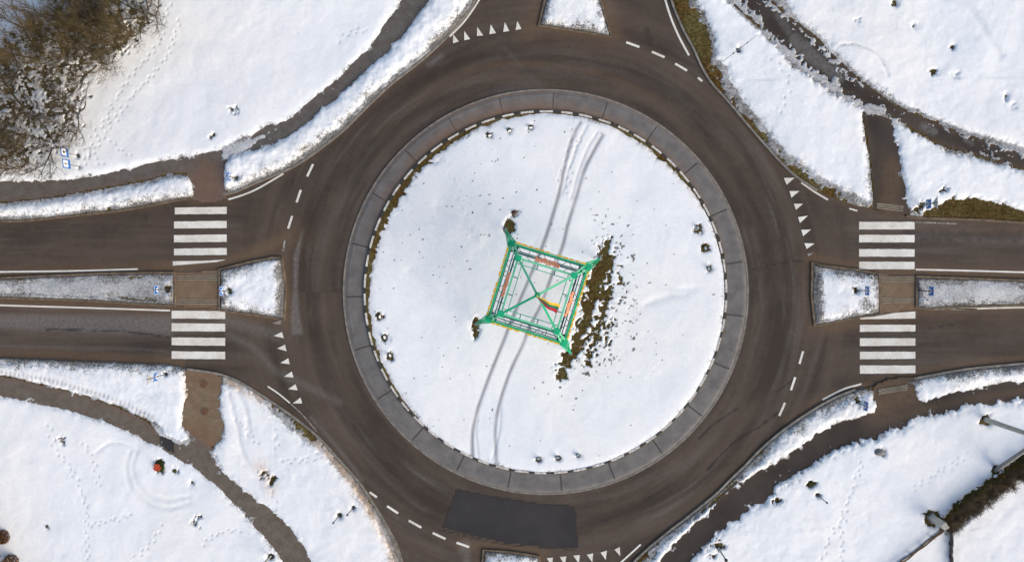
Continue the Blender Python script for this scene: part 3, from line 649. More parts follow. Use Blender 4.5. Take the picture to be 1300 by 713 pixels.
# light flush kerb stones across the refuges and at the dropped kerbs: thin bars
def bars(name, a0, a1, b0, b1, n, z, m='kerb_concrete'):
    """n thin bars from side a (a0->b0 start) to side b; a0,b0 first line, a1,b1 last line"""
    mb = MB()
    for k in range(n):
        t_ = k/(n-1); p = np.array(a0)*(1-t_)+np.array(a1)*t_; q = np.array(b0)*(1-t_)+np.array(b1)*t_
        mb.beam(P(*p, z), P(*q, z), .055, .03)
    o = mb.build(name, m); tag(o, kind='structure')
mat('tactile_pale', (.36, .31, .235), .8, noise=.4, nscale=2)
bars('tactile_kerb', (225.5,350), (225.5,355), (277,349.5), (277,355), 3, .045, 'tactile_pale'); bars('tactile_kerb', (225.5,380), (225.5,385.3), (277,380.5), (277,386), 3, .045, 'tactile_pale')
bars('tactile_kerb', (1117.5,352), (1117.5,357), (1160,351), (1160,357), 3, .045, 'tactile_pale'); bars('tactile_kerb', (1117.5,378.5), (1117.5,384), (1160,379), (1160,383.5), 3, .045, 'tactile_pale')
bars('tactile_kerb', (1113,258), (1113,264), (1147,262), (1146,268), 4, .135, 'tactile_pale'); bars('tactile_kerb', (1115,494.5), (1115,500), (1152,488.5), (1152,494), 4, .135, 'tactile_pale')

# ------------------------------------------------------------------ painted markings (one thin sheet each kind)
ZM = .020
def zroad(x, y): return .012*float(fbm(np.array([x]), np.array([y]), 6, 231, 2)[0])
def sheet(name, polys, m='marking_white', sub=1):
    mb = MB()
    for p in polys:
        w = PL(p); vs = [(q[0], q[1], ZM) for q in w]; a = sum(w[i-1][0]*w[i][1]-w[i][0]*w[i-1][1] for i in range(len(w)))
        if a < 0: vs = vs[::-1]
        mb.add(vs, [tuple(range(len(vs)))])
    o = mb.build(name, m); tag(o, kind='structure'); return o
def rough_quad(x0, x1, ya, yb, yc, yd, j=.35, n=16):
    """bar with slightly worn edges: (x0,ya)-(x1,yb) top, (x1,yc)-(x0,yd) bottom"""
    t_ = np.linspace(0, 1, n); top = [(x0+(x1-x0)*k, ya+(yb-ya)*k+random.uniform(-j, j)*.6) for k in t_]; bot = [(x1+(x0-x1)*k, yc+(yd-yc)*k+random.uniform(-j, j)*.6) for k in t_]
    return top+bot
st = []
for a, b_ in ((263,272),(280.7,290),(298,307.5),(315,324)): st.append(rough_quad(221 if a > 270 else 222, 288, a+.4, a-.4, b_-.5, b_))
st.append([(219.5,331.5),(255,331),(287,329.5),(275,332.5),(250,334.5),(232,336),(219.5,337)])
for a, b_ in ((394,404),(410,420),(428,438),(445.5,455)): st.append(rough_quad(218, 286, a, a+.6, b_+.6, b_))
for a, b_ in ((281.5,291),(298,307.5),(316,325.6),(332,341.5)): st.append(rough_quad(1090.5, 1161, a, a+.2, b_+.2, b_))
st.append([(1092,403),(1110,401.5),(1135,397),(1162,395),(1162,404),(1130,404.5),(1092,405)])
for a, b_ in ((412,421),(429,439),(446,455.6),(463.5,474)): st.append(rough_quad(1091.5, 1162, a, a, b_-.6, b_))
sheet('crosswalk', st)
tri = [[(575,55.5),(582.6,53),(575.5,44)],[(589.4,51.5),(597,50),(589.4,39.7)],[(605.5,46),(613.6,45.5),(606,34.7)],[(621.3,43.8),(629.8,42.4),(623,31.3)],[(638.8,41),(646.6,39.7),(640.9,28.6)],[(654.5,38.7),(662,37),(656.8,27)],
 [(1002,242.5),(1014.8,242.5),(1004.7,251)],[(1007.7,258.6),(1019.5,258.6),(1010.4,266.4)],[(1013,275.5),(1025.6,273.8),(1015.5,283)],[(1017,291.6),(1029.6,291.3),(1019.5,299.7)],[(1021,308.5),(1034,309),(1024,316)],[(995,226),(1008.7,225.6),(998.6,234.7)],
 [(347.6,426),(358,421),(360.4,429)],[(352,442),(362,437),(363.8,445.5)],[(356,460.3),(366,454.4),(368,462)],[(360.6,477.7),(370.5,471),(372.7,478.8)],[(366,493.5),(375.3,487),(378,495)],[(371.6,511.6),(381.6,504),(383.8,511.6)],
 [(780,697),(786.8,693.4),(787.5,705)],[(762.4,700.7),(770.5,698),(769,710)],[(745,703.3),(753,701.5),(752,713)],[(727.8,704.4),(736,703.7),(735,715)],[(710.8,706.3),(719,705.5),(717,717)],[(694,707.4),(702,707),(700.6,718)]]
sheet('give_way_marking', tri)
def strip(a, b_, w=2.5):
    a = np.array(a, float); b_ = np.array(b_, float); d = (b_-a)/np.hypot(*(b_-a)); n_ = np.array([-d[1], d[0]])*w/2
    return [tuple(a+n_), tuple(b_+n_), tuple(b_-n_), tuple(a-n_)]
dash = [((397.5,208.5),(390,224)),((382,241),(376.6,257)),((371,274),(366,290)),((795,54),(811.7,60)),((827.5,66),(843.7,73)),((857,81),(872.3,90)),((886,98.7),(891.5,103.4)),
 ((1019.5,445.5),(1014.8,461.6)),((1009.5,478.4),(1004,495)),((996.5,510.8),(989.2,527.4)),((491.5,641.7),(505.5,651)),((519,660),(535,669)),((549.4,675.7),(565.6,683.4)),((579.6,688),(595.8,693.7)),((469.3,624),(478.6,630.7))]
sheet('lane_marking', [strip(a, b_, 2.9) for a, b_ in dash])
def pl(pts, w):
    q = smooth_line(pts, 5); return [strip(q[k], q[k+1], w) for k in range(len(q)-1)]
ln = []
for pts, w in (([(290,253.3),(311,246.6),(330,238),(360,220.5)], 2.2), ([(571,47),(590,27),(608.5,0),(618,-20)], 2.2), ([(844.4,0),(852,23.6),(862,47),(874.7,70.7)], 2.6), ([(1017,231.7),(1034,243.5),(1051,253.6)], 2.2),
               ([(1078,264.7),(1088.5,267.7)], 2), ([(1162.5,342),(1230,343.5),(1300,345.5),(1360,347)], 2.2), ([(1212,392.2),(1300,390),(1360,389.5)], 2.0), ([(-50,346),(0,345),(90,343.8),(175,341.4)], 2.1),
               ([(-50,385.7),(0,387.3),(110,390.5),(216,394)], 2.1), ([(1093.5,487),(1069.6,494),(1044,507)], 2.4), ([(813.3,690.4),(798.5,704),(785,716)], 2.2), ([(340,490),(354,499.5),(368,511)], 1.8)):
    ln += pl(pts, w)
sheet('edge_line', ln)
ln = pl([(1162.5,282),(1190,283),(1214,284)], 1.8)+pl([(368,511),(385,527),(402,547)], 1.3)+pl([(492,667),(504,690),(512,715)], 1.4)+[strip((362,304),(359.4,319), 2.6)]+[[(345,410),(357,406),(358,412)], [(921,639),(928,635),(932,642)], [(1034,320),(1026,326),(1025,322)]]+pl([(1240,392),(1212,392.2),(1180,393)], 1.3)
sheet('worn_marking', ln, 'marking_worn')

# ------------------------------------------------------------------ far surroundings
mb = MB(); B = 700; x0, x1, y0, y1 = gx[0]+.3, gx[-1]-.3, gy[0]+.3, gy[-1]-.3
vs = [(-B, -B, -.12), (B, -B, -.12), (B, B, -.12), (-B, B, -.12)]; mb.add(vs, [(0, 1, 2, 3)])
o = mb.build('terrain', 'snow'); tag(o, kind='structure')
wt, wb, et, eb = P(-40,281).y, P(-40,452).y, P(1340,285).y, P(1340,458).y; nl, nr, sL, sR = P(618,-35).x, P(842,-35).x, P(518,745).x, P(784,745).x
for q in ([-B, x0, wt+.2, B], [-B, x0, -B, wb-.2], [x1, B, et+.2, B], [x1, B, -B, eb-.2], [x0, nl, y1, B], [nr, x1, y1, B], [x0, sL, -B, y0], [sR, x1, -B, y0]):
    mb = MB(); mb.box(((q[0]+q[1])/2, (q[2]+q[3])/2, .05), (abs(q[1]-q[0]), abs(q[3]-q[2]), .34)); tag(mb.build('snow_field', 'snow'), kind='structure')
for pts in ([(x0+.6, P(-40,281).y), (-300, P(-40,281).y+4), (-300, P(-40,452).y+4), (x0+.6, P(-40,452).y)], [(x1-.6, P(1340,285).y), (300, P(1340,285).y), (300, P(1340,458).y), (x1-.6, P(1340,458).y)],
            [(P(620,-35).x, y1-.6), (P(620,-35).x-6, 300), (P(840,-35).x-6, 300), (P(840,-35).x, y1-.6)], [(P(520,745).x, y0+.6), (P(520,745).x+6, -300), (P(782,745).x+6, -300), (P(782,745).x, y0+.6)]):
    mb = MB(); mb.prism(pts, -.11, -.005); tag(mb.build('road_beyond', 'path_asphalt'), kind='structure')

# ------------------------------------------------------------------ dead grass where the snow has gone (uncountable)
def gsample(x, y, A):
    j = int((x-gx[0])/CELL); i = int((y-gy[0])/CELL)
    return A[min(max(i, 0), A.shape[0]-1), min(max(j, 0), A.shape[1]-1)]
mb = MB(); cand = np.argwhere((bareness > .02) & (psd < -.1) & (drive < -.2) & ((RR < R_IN-.5) | (RR > R_OUT+.4)) & (pad_sd < -.2))
rs2 = RNG.permutation(len(cand))[:26000]
gv = []; gf = []
for q in rs2:
    i, j = cand[q]; x = X[i, j]+random.uniform(-.04, .04); y = Y[i, j]+random.uniform(-.04, .04); z = G[i, j]
    a = random.uniform(0, 6.283); l = random.uniform(.06, .17); w = random.uniform(.008, .02); hh = random.uniform(.03, .10); k = len(gv)
    gv += [(x-math.sin(a)*w, y+math.cos(a)*w, z), (x+math.sin(a)*w, y-math.cos(a)*w, z), (x+math.cos(a)*l, y+math.sin(a)*l, z+hh)]; gf.append((k, k+1, k+2))
mb.v = gv; mb.f = gf; o = mb.build('grass', 'grass_blades'); tag(o, 'flattened olive dead grass showing where the snow has melted', 'grass', kind='stuff')

# ------------------------------------------------------------------ the green lattice tower
TW = empty('lattice_tower', (tower_c.x, tower_c.y, .24), math.radians(-17.2))
tag(TW, 'green steel lattice monument on four splayed legs in the middle of the round island', 'monument')
S0, S1, S2 = 7.35/2, 5.5/2, 3.82/2; Z1, Z2, ZP = 4.2, 7.2, 8.0
cor = [(-1, 1), (1, 1), (1, -1), (-1, -1)]
def V(*a): return Vector(a)
for sx, sy in cor:
    foot = V(sx*S0, sy*S0, 0); c1 = V(sx*S1, sy*S1, Z1); c2 = V(sx*S2, sy*S2, Z2)
    f = MB(); f.tube(foot+V(0, 0, -.2), foot+V(0, 0, .08), .17, .15, 12); f.box(foot+V(0, 0, .09), (.26, .26, .04)); f.build('foot', 'concrete_dark', TW, .01)
    g = MB(); w = .34; tops = [c1+V(-sx*0, sy*-w, 0)+V(sx*.12, 0, 0), c1+V(sx*-w, 0, 0)+V(0, sy*.12, 0), c1+V(sx*-.28, sy*-.28, -.55)]
    for tp in tops: g.tube(foot+V(0, 0, .1), tp, .045, .05, 8)
    for k in range(1, 11):
        t_ = k/11; ps = [foot.lerp(tp, t_) for tp in tops]; qs = [foot.lerp(tp, (k+.5)/11) for tp in tops]
        for j in range(3): g.tube(ps[j], ps[(j+1) % 3], .013, n=5); g.tube(ps[j], qs[(j+1) % 3], .013, n=5)
    g.build('leg', 'tower_green', TW)
    u = MB()
    for dx, dy in ((.0, -.22), (-.22, .0), (-.2, -.2)): u.tube(c1+V(sx*dx, sy*dy, 0), c2+V(sx*dx*.4, sy*dy*.4, 0), .055, n=8)
    for k in range(1, 8):
        t_ = k/8; a = c1.lerp(c2, t_); u.tube(a+V(0, -.16*sy, 0), a+V(-.16*sx, 0, 0), .02, n=5)
    u.build('upper_leg', 'tower_green_lit', TW)
    k_ = MB(); k_.box(c1, (.46, .46, .30)); k_.build('corner_joint', 'tower_green', TW, .02)
    k_ = MB(); k_.box(c2, (.42, .42, .26)); k_.build('corner_joint', 'tower_green', TW, .02)
for i in range(4):
    a = cor[i]; b_ = cor[(i+1) % 4]; mid = V((a[0]+b_[0])/2, (a[1]+b_[1])/2, 0); inn = -mid
    def pt(s, c, z, off=0): return V(c[0]*s, c[1]*s, z)+inn*off
    e = MB(); e.beam(pt(S1, a, Z1+.12), pt(S1, b_, Z1+.12), .14, .14); e.build('outer_chord', 'tower_green', TW, .01)
    e = MB(); e.beam(pt(S1, a, Z1-.25, .50), pt(S1, b_, Z1-.25, .50), .12, .10); e.beam(pt(S1, a, Z1-.55, .08), pt(S1, b_, Z1-.55, .08), .06, .06); e.build('inner_chord', 'tower_dark', TW)
    e = MB(); N = 6
    for k in range(N):
        p0 = pt(S1, a, Z1+.08).lerp(pt(S1, b_, Z1+.08), (k+.5)/N); q0 = pt(S1, a, Z1-.25, .5).lerp(pt(S1, b_, Z1-.25, .5), (k+.0)/N if k else .06); q1 = pt(S1, a, Z1-.25, .5).lerp(pt(S1, b_, Z1-.25, .5), (k+1)/N if k < N-1 else .94)
        if k % 2 == 0: e.tube(p0, q0, .022, n=5); e.tube(p0, q1, .022, n=5)
        else: e.tube(p0, pt(S1, a, Z1-.25, .5).lerp(pt(S1, b_, Z1-.25, .5), (k+.5)/N), .022, n=5)
    e.tube(pt(S1, a, Z1-.25, .5).lerp(pt(S1, b_, Z1-.25, .5), .04), pt(S1, a, Z1-.25, .5).lerp(pt(S1, b_, Z1-.25, .5), .96), .02, n=5); e.build('lattice_bracing', 'tower_dark', TW)
    # mid purlin and sloping face rails
    zm = Z1+1.35; sm = S1+(S2-S1)*1.35/(Z2-Z1)
    e = MB(); e.beam(pt(sm, a, zm, .02), pt(sm, b_, zm, .02), .07, .07)
    for k in (.22, .5, .78): e.tube(pt(S1, a, Z1-.2, .5).lerp(pt(S1, b_, Z1-.2, .5), k), pt(S2, a, Z2).lerp(pt(S2, b_, Z2), k), .02, n=5)
    e.build('face_rail', 'tower_dark', TW)
    # upper ring: broad outer rail, thin inner rail and rungs
    e = MB(); e.beam(pt(S2, a, Z2), pt(S2, b_, Z2), .13, .13); e.build('upper_rail', 'tower_green_lit', TW, .01)
    e = MB(); e.beam(pt(S2, a, Z2-.1, .36), pt(S2, b_, Z2-.1, .36), .05, .05)
    e.build('upper_rail', 'tower_green', TW)
    for k in (.36, .67): e = MB(); e.beam(pt(S2, a, Z2-.05).lerp(pt(S2, b_, Z2-.05), k), pt(S2, a, Z2-.05, .36).lerp(pt(S2, b_, Z2-.05, .36), k), .06, .05); e.build('rung', 'tower_dark', TW)
    # orange plaque in the sloping face
    e = MB(); ctr = pt(S2, a, Z2-.75).lerp(pt(S2, b_, Z2-.75), .5)-inn*.30; d = (V(*b_, 0)-V(*a, 0)).normalized()
    tilt = (V(0, 0, 1)*.30+inn*1.2).normalized(); nrm = d.cross(tilt).normalized(); M3 = Matrix((d, tilt, nrm)).transposed()
    for k in range(9):
        q = (k-4)*.19; e.box(ctr+d*q+tilt*.05*math.sin(k*1.7), (.15, (.36 if i == 0 else .26)-.02*abs(k-4), .05), M=M3)
    e.box(ctr, (1.72, .10, .04), M=M3)
    if i != 2: e.build('plaque', 'panel_orange', TW, .008)
    # yellow figures fixed along the outside of the beam: unreadable from above, seen edge on
    e = MB(); rr_ = random.Random(i); q = .05
    while q < .93:
        L = rr_.uniform(.045, .075); c = pt(S1, a, Z1+.02).lerp(pt(S1, b_, Z1+.02), q+L/2)-inn*.15; hh = rr_.choice([.30, .38, .34])
        if abs(q-.5) > .03: e.box(c, (L*5.5*.9 if abs(a[0]-b_[0]) > 1 else .12, .12 if abs(a[0]-b_[0]) > 1 else L*5.5*.9, hh))
        q += L+rr_.uniform(.008, .02)
    e.beam(pt(S1, a, Z1+.0).lerp(pt(S1, b_, Z1+.0), .05)-inn*.13, pt(S1, a, Z1+.0).lerp(pt(S1, b_, Z1+.0), .95)-inn*.13, .05, .05); e.build('yellow_trim', 'letter_yellow', TW, .008)
    e = MB(); e.beam(V(a[0]*S2, a[1]*S2, Z2), V(a[0]*.1, a[1]*.1, ZP), .15, .12); e.build('roof_rafter', 'tower_green_lit' if i in (0, 1) else 'tower_green', TW, .01)
e = MB(); e.tube((0, 0, ZP-.15), (0, 0, ZP+.12), .2, .16, 12); e.build('apex_joint', 'tower_green', TW, .01)
e = MB(); e.tube((0, 0, ZP+.1), (0, 0, ZP+2.1), .035, .025, 8); e.tube((0, 0, ZP+2.1), (0, 0, ZP+2.18), .05, .02, 8); e.build('flagpole', 'letter_yellow', TW)
# the flag, flying from the pole: three striped bands
FL = empty('flag', (tower_c.x, tower_c.y, .24+ZP+1.0), math.radians(-22)); tag(FL, 'striped yellow, green and red flag flying from the pole on top of the green tower', 'flag')
for nm, z0, z1, mm in (('yellow_stripe', .70, 1.03, 'flag_yellow'), ('green_stripe', .36, .70, 'flag_green'), ('red_stripe', .02, .36, 'flag_red')):
    vs = []; fs = []; n = 28
    for k in range(n+1):
        t_ = k/n; x = .04+1.5*t_
        for j in range(2):
            z = (z0, z1)[j]; y = .07*math.sin(t_*9)*t_-.62*(1.03-z)*t_**.5-.03*t_
            vs.append((x, y, z-.35*t_*t_))
    for k in range(n): fs.append((2*k, 2*k+2, 2*k+3, 2*k+1))
    me = MB(); me.add(vs, fs); o = me.build(nm, mm, FL, smooth=True); s_ = o.modifiers.new('solid', 'SOLIDIFY'); s_.thickness = .012

# ------------------------------------------------------------------ road signs
def figure(mb, y, s, flip):
    """walking pictogram in the plane facing +-y, thin relief"""
    f = -1 if flip else 1
    def seg(a, b_, w): mb.beam((a[0]*s*f, y, a[1]*s), (b_[0]*s*f, y, b_[1]*s), .004, w*s)
    mb.box((0, y, .155*s), (.07*s, .004, .07*s)); seg((0, .11), (-.01, -.02), .06); seg((-.01, -.02), (.07, -.16), .035); seg((-.01, -.02), (-.08, -.15), .035); seg((0, .09), (.08, .0), .028); seg((0, .09), (-.08, .02), .028)
def crossing_sign(name, base_px, ht, rz, label, w=.68, hgt=.72, back=None):
    b_ = P(*base_px, .1); o = empty(name, (b_.x, b_.y, .09), rz); tag(o, label, 'road sign', 'blue crossing signs beside the zebra crossings')
    p = MB(); p.tube((0, 0, -.1), (0, 0, ht+(1.35 if back else .42)), .038, n=10); p.build('pole', 'steel', o)
    p = MB(); p.tube((0, 0, -.05), (0, 0, .10), .09, .06, 10); p.build('pole_base', 'dark_metal', o)
    p = MB(); p.box((0, 0, ht), (w, .03, hgt)); pn = p.build('sign_panel', 'sign_blue', o, .006)
    for s in (1, -1):
        y = s*.019; q = MB(); k = .36*w; zc = ht-.02
        q.add([(-k, y, zc-.28*hgt), (k, y, zc-.28*hgt), (0, y, zc+.36*hgt)], [(0, 1, 2) if s < 0 else (0, 2, 1)]); q.build('white_triangle', 'sign_white', pn)
        q = MB(); t2 = .035
        for aa_, bb_ in (((-w/2+.03, -hgt/2+.03), (w/2-.03, -hgt/2+.03)), ((w/2-.03, -hgt/2+.03), (w/2-.03, hgt/2-.03)), ((w/2-.03, hgt/2-.03), (-w/2+.03, hgt/2-.03)), ((-w/2+.03, hgt/2-.03), (-w/2+.03, -hgt/2+.03))):
            q.beam((aa_[0], s*.018, ht+aa_[1]), (bb_[0], s*.018, ht+bb_[1]), .006, .025)
        q.build('border', 'sign_white', pn)
        q = MB(); figure(q, s*.024, .85, s < 0); 
        q.v = [(v[0], v[1], v[2]+ht-.06) for v in q.v]; q.build('pictogram', 'sign_black', pn)
    if back:
        q = MB(); z = ht+.92; k = .45
        q.add([(-k, -.015, z+.36), (k, -.015, z+.36), (0, -.015, z-.42), (-k, .015, z+.36), (k, .015, z+.36), (0, .015, z-.42)], [(0, 2, 1), (3, 4, 5), (0, 1, 4, 3), (1, 2, 5, 4), (2, 0, 3, 5)])
        tb = q.build('triangular_panel', 'pale_metal', o)
        q = MB(); q.box((0, .03*back, z+.14), (.6, .03, .03)); q.box((0, .03*back, z-.05), (.35, .03, .03)); q.build('clamp', 'steel', tb)
    return o
HP = math.pi/2
crossing_sign('crossing_sign', (212.5, 367), 1.72, HP, 'blue crossing sign on the tip of the grey slush median at the left')
crossing_sign('crossing_sign', (292, 368.5), 1.62, HP, 'blue crossing sign on the short snowy median between left zebra crossing and roundabout')
crossing_sign('crossing_sign', (301, 227), 1.6, HP+.12, 'blue crossing sign on the snow bank beside the reddish pad above the left zebra')
crossing_sign('crossing_sign', (211, 474.5), 1.62, HP-.05, 'blue crossing sign topped by a pale triangular sign, below the left zebra crossing', back=1)
crossing_sign('crossing_sign', (1166, 261), 1.55, HP, 'blue crossing sign topped by a pale triangular sign, beside brown grass above the right zebra', back=-1)
crossing_sign('crossing_sign', (1087, 368), 1.98, HP, 'blue crossing sign on the short snowy median between roundabout and right zebra crossing')
crossing_sign('crossing_sign', (1168, 368.5), 1.68, HP, 'blue crossing sign on the long grey slush median east of the right zebra crossing')
crossing_sign('crossing_sign', (1088, 510.5), 1.6, HP-.1, 'blue crossing sign on the narrow snow strip below the right zebra crossing')
def info_sign(px, label, pict):
    b_ = P(*px, .1); o = empty('information_sign', (b_.x, b_.y, .15), HP+.10); tag(o, label, 'road sign', 'pair of blue and white information signs by the trees')
    p = MB(); p.tube((0, 0, -.1), (0, 0, 2.15), .03, n=8); p.build('pole', 'steel', o)
    p = MB(); p.box((0, -.02, 1.75), (.66, .03, .95)); pn = p.build('sign_panel', 'sign_blue', o, .006)
    for s in (1, -1):
        q = MB(); q.box((0, -.02+s*.018, 1.86), (.5, .006, .56)); f = q.build('white_field', 'sign_white', pn)
        q = MB()
        if pict: q.tube((0, -.02+s*.020, 1.86), (0, -.02+s*.026, 1.86), .12, n=14)
        else: q.box((0, -.02+s*.024, 1.80), (.07, .006, .30)); q.box((0, -.02+s*.024, 1.98), (.2, .006, .06))
        q.build('pictogram', 'sign_black', f)
info_sign((99.5, 197.5), 'blue and white sign with a dark round symbol, upper of the pair by the trees', True)
info_sign((102, 212), 'blue and white sign with a dark bar symbol, lower of the pair by the trees', False)

for q, lb in (((259,487.5),'round rusty manhole cover in the tan paved connector, the one nearer the road'),((260,522),'round rusty manhole cover in the tan paved connector, the one nearer the sidewalk')):
    b_ = P(*q, .12); o = empty('manhole_cover', (b_.x, b_.y, .118)); tag(o, lb, 'manhole cover', 'manhole covers in the tan connector')
    p = MB(); p.tube((0, 0, 0), (0, 0, .014), .33, .33, 28); p.build('frame', 'kerb_dirty', o); p = MB(); p.tube((0, 0, 0), (0, 0, .020), .27, .27, 28); p.build('lid', 'rusty_iron', o)
# ------------------------------------------------------------------ floodlights round the island
def floodlight():
    o = empty('floodlight'); tag(o, 'x', 'floodlight', 'floodlights set round the island aimed at the tower')
    p = MB(); p.tube((0, 0, -.05), (0, 0, .06), .17, .15, 12); p.build('mount', 'concrete_dark', o)
    p = MB()
    for s in (-1, 1): p.box((0, s*.17, .16), (.05, .02, .24))
    p.box((0, 0, .05), (.05, .36, .02)); p.build('bracket', 'dark_metal', o)
    M3 = Matrix.Rotation(math.radians(-38), 3, 'Y')
    p = MB(); p.box((0, 0, .24), (.17, .31, .24), M=M3); p.box(M3 @ Vector((-.11, 0, 0))+Vector((0, 0, .24)), (.07, .2, .16), M=M3); hs = p.build('housing', 'dark_metal', o, .015)
    p = MB(); p.box(M3 @ Vector((.088, 0, 0))+Vector((0, 0, .24)), (.012, .27, .20), M=M3); p.build('glass', 'lamp_glass', hs)
    return o
fl0 = floodlight()
spots = [((622,172),'floodlight by the north rim of the island, westernmost of its row of three'),((647,166),'floodlight by the north rim of the island, middle one of its row of three'),((674,162),'floodlight by the north rim of the island, nearest to the wheel tracks'),
 ((886,289),'floodlight near the east rim of the island, in the largest melt patch of its row'),((896,315),'floodlight near the east rim of the island, middle one of its row of three'),((900,341),'floodlight near the east rim of the island, in the smallest patch of its row'),
 ((684,582),'floodlight by the south rim of the island, westernmost of its row of three'),((708,580.5),'floodlight by the south rim of the island, middle one of its row of three'),((734,577.5),'floodlight by the south rim of the island, easternmost of its row of three'),
 ((482,402),'floodlight near the west rim of the island, northernmost among scattered soil crumbs'),((488,428),'floodlight near the west rim of the island, in the largest olive grass patch'),((495,451),'floodlight near the west rim of the island, southernmost in a small grass patch')]
for i, (q, lb) in enumerate(spots):
    o = fl0 if i == 0 else copy_tree(fl0)
    b_ = P(*q, .24); o.location = (b_.x, b_.y, .25); o['label'] = lb; o.rotation_euler = (0, 0, math.atan2(tower_c.y-b_.y, tower_c.x-b_.x)); o.scale = (.85,)*3

# ------------------------------------------------------------------ posts and poles
def marker(px, ht, label, r=.035, m='steel', cap='dark_metal', lean=(0, 0)):
    b_ = P(*px, .12); o = empty('marker_post', (b_.x, b_.y, .12)); tag(o, label, 'post')
    p = MB(); p.tube((0, 0, -.1), (lean[0]*ht, lean[1]*ht, ht), r, n=10); p.build('post', m, o)
    p = MB(); p.tube((lean[0]*ht, lean[1]*ht, ht-.02), (lean[0]*ht, lean[1]*ht, ht+.10), r*2.2, r*1.6, 10); p.build('cap', cap, o)
    p = MB(); p.tube((0, 0, -.1), (0, 0, .05), r*3, r*2.4, 10); p.build('base', 'dark_metal', o); return o
marker((448.5,643.5), 1.85, 'thin capped grey post, the one nearer the roundabout of the two standing together')
marker((431,653.5), 1.8, 'thin capped grey post, the one farther from the roundabout of the two standing together')
marker((1038,628), 1.9, 'thin grey post with a dark cap alone in the snow south of the dark footpath')
marker((344,705), 1.6, 'stout pale post in a round melt hole beside the brown paved sidewalk', .07, 'concrete')
marker((912,695), 2.5, 'light grey post rising from an olive grass tuft beside the dark footpath', .06, 'pale_metal')
b_ = P(937, 64.5, .12); o = empty('two_armed_post', (b_.x, b_.y, .12), math.atan2(16, 21)); tag(o, 'low grey post with two long thin outstretched arms on the snow near the brown verge', 'post')
p = MB(); p.tube((0, 0, -.1), (0, 0, .75), .05, n=10); p.build('post', 'steel', o)
p = MB(); p.tube((0, 0, -.05), (0, 0, .1), .16, .13, 12); p.build('base', 'dark_metal', o)
for s in (-1, 1):
    p = MB(); p.tube((0, 0, .72), (s*1.55, 0, .66), .028, .018, 8); a_ = p.build('arm', 'steel', o); p = MB(); p.box((s*.62, 0, .70), (.10, .09, .09)); p.build('clamp', 'dark_metal', a_)
# electricity pole with a raking strut, its top outside the picture
b_ = P(1252, 532.5, .15); b2 = P(1265, 597.5, .15); PO = empty('utility_pole', (b_.x, b_.y, .1)); tag(PO, 'tall pale concrete utility pole with a darker raking strut at the right edge', 'utility pole')
p = MB(); p.tube((0, 0, -.2), (0, 0, 9.3), .19, .12, 16); p.build('pole', 'concrete', PO, smooth=False)
d_ = b2-b_; p = MB(); p.tube((d_.x, d_.y, -.1), (0, 0.05, 6.6), .16, .13, 14); p.build('strut', 'concrete_dark', PO)
p = MB(); p.box((0, 0, 8.9), (1.5, .1, .1)); p.build('crossarm', 'steel', PO)
for s in (-.6, .0, .6): p = MB(); p.tube((s, 0, 8.95), (s, 0, 9.15), .045, .03, 8); p.build('insulator', 'sign_white', PO)
PO2 = copy_tree(PO); far = P(1235, 0, 8) ; PO2.location = (b_.x-1.2, b_.y+52, .1); PO2['label'] = 'distant concrete utility pole beyond the north edge of the view'
for ch in [x for x in COL.objects if x.parent == PO2 and x.name.startswith('strut')]: bpy.data.objects.remove(ch)
for i, s in enumerate((-.6, 0, .6)):
    mb = MB(); a = Vector((b_.x+s, b_.y, 9.25)); c = Vector((b_.x-1.2+s, b_.y+52, 9.25)); pr = a
    for k in range(1, 25):
        t_ = k/24; q = a.lerp(c, t_); q.z -= 1.2*4*t_*(1-t_); mb.tube(pr, q, .009, n=4, caps=False); pr = q
    o = mb.build('overhead_wire', 'pale_metal'); tag(o, ['thin overhead wire crossing the right of the picture, westernmost of the three', 'thin overhead wire crossing the right of the picture, middle of the three', 'thin overhead wire crossing the right of the picture, easternmost of the three'][i], 'wire', 'overhead wires on the utility pole')
b_ = P(1184, 657.5, .15); o = empty('concrete_stub', (b_.x, b_.y, .1), .6); tag(o, 'thick short pale concrete post in a dark hole where the hedge ends', 'post')
p = MB(); p.box((0, 0, .9), (.40, .48, 2.0)); p.build('post', 'concrete', o, .02); p = MB(); p.box((0, 0, -.02), (.62, .7, .14)); p.build('base', 'concrete_dark', o, .02)
# garden fences
def fence(a, c, label, m, ht=.55, thick=.07):
    A = P(*a, .15); B_ = P(*c, .15); L = (B_-A).length; o = empty('garden_fence', (A.x, A.y, .12), math.atan2(B_.y-A.y, B_.x-A.x)); tag(o, label, 'fence', 'low garden fences meeting at the hedge')
    n = int(L/.9)
    for k in range(n+1): p = MB(); p.box((L*k/n, random.uniform(-.03, .03), ht*.4), (.09, .09, ht*.8+.2)); p.build('post', m, o)
    p = MB(); pr = Vector((0, 0, ht*.8))
    for k in range(1, 13): q = Vector((L*k/12, random.uniform(-.05, .05), ht*.8+random.uniform(-.03, .03))); p.beam(pr, q, thick, .12); pr = q
    p.build('top_rail', m, o)
    p = MB(); pr = Vector((0, 0.02, ht*.35))
    for k in range(1, 13): q = Vector((L*k/12, random.uniform(-.02, .06), ht*.35)); p.beam(pr, q, thick*.8, .1); pr = q
    p.build('lower_rail', m, o)
fence((1196,670), (1128,722), 'low brown wooden fence running from the hedge end down to the left', 'wood')
fence((1204.5,672), (1205,722), 'low dark fence running straight down from the hedge end', 'wood_dark', thick=.12)

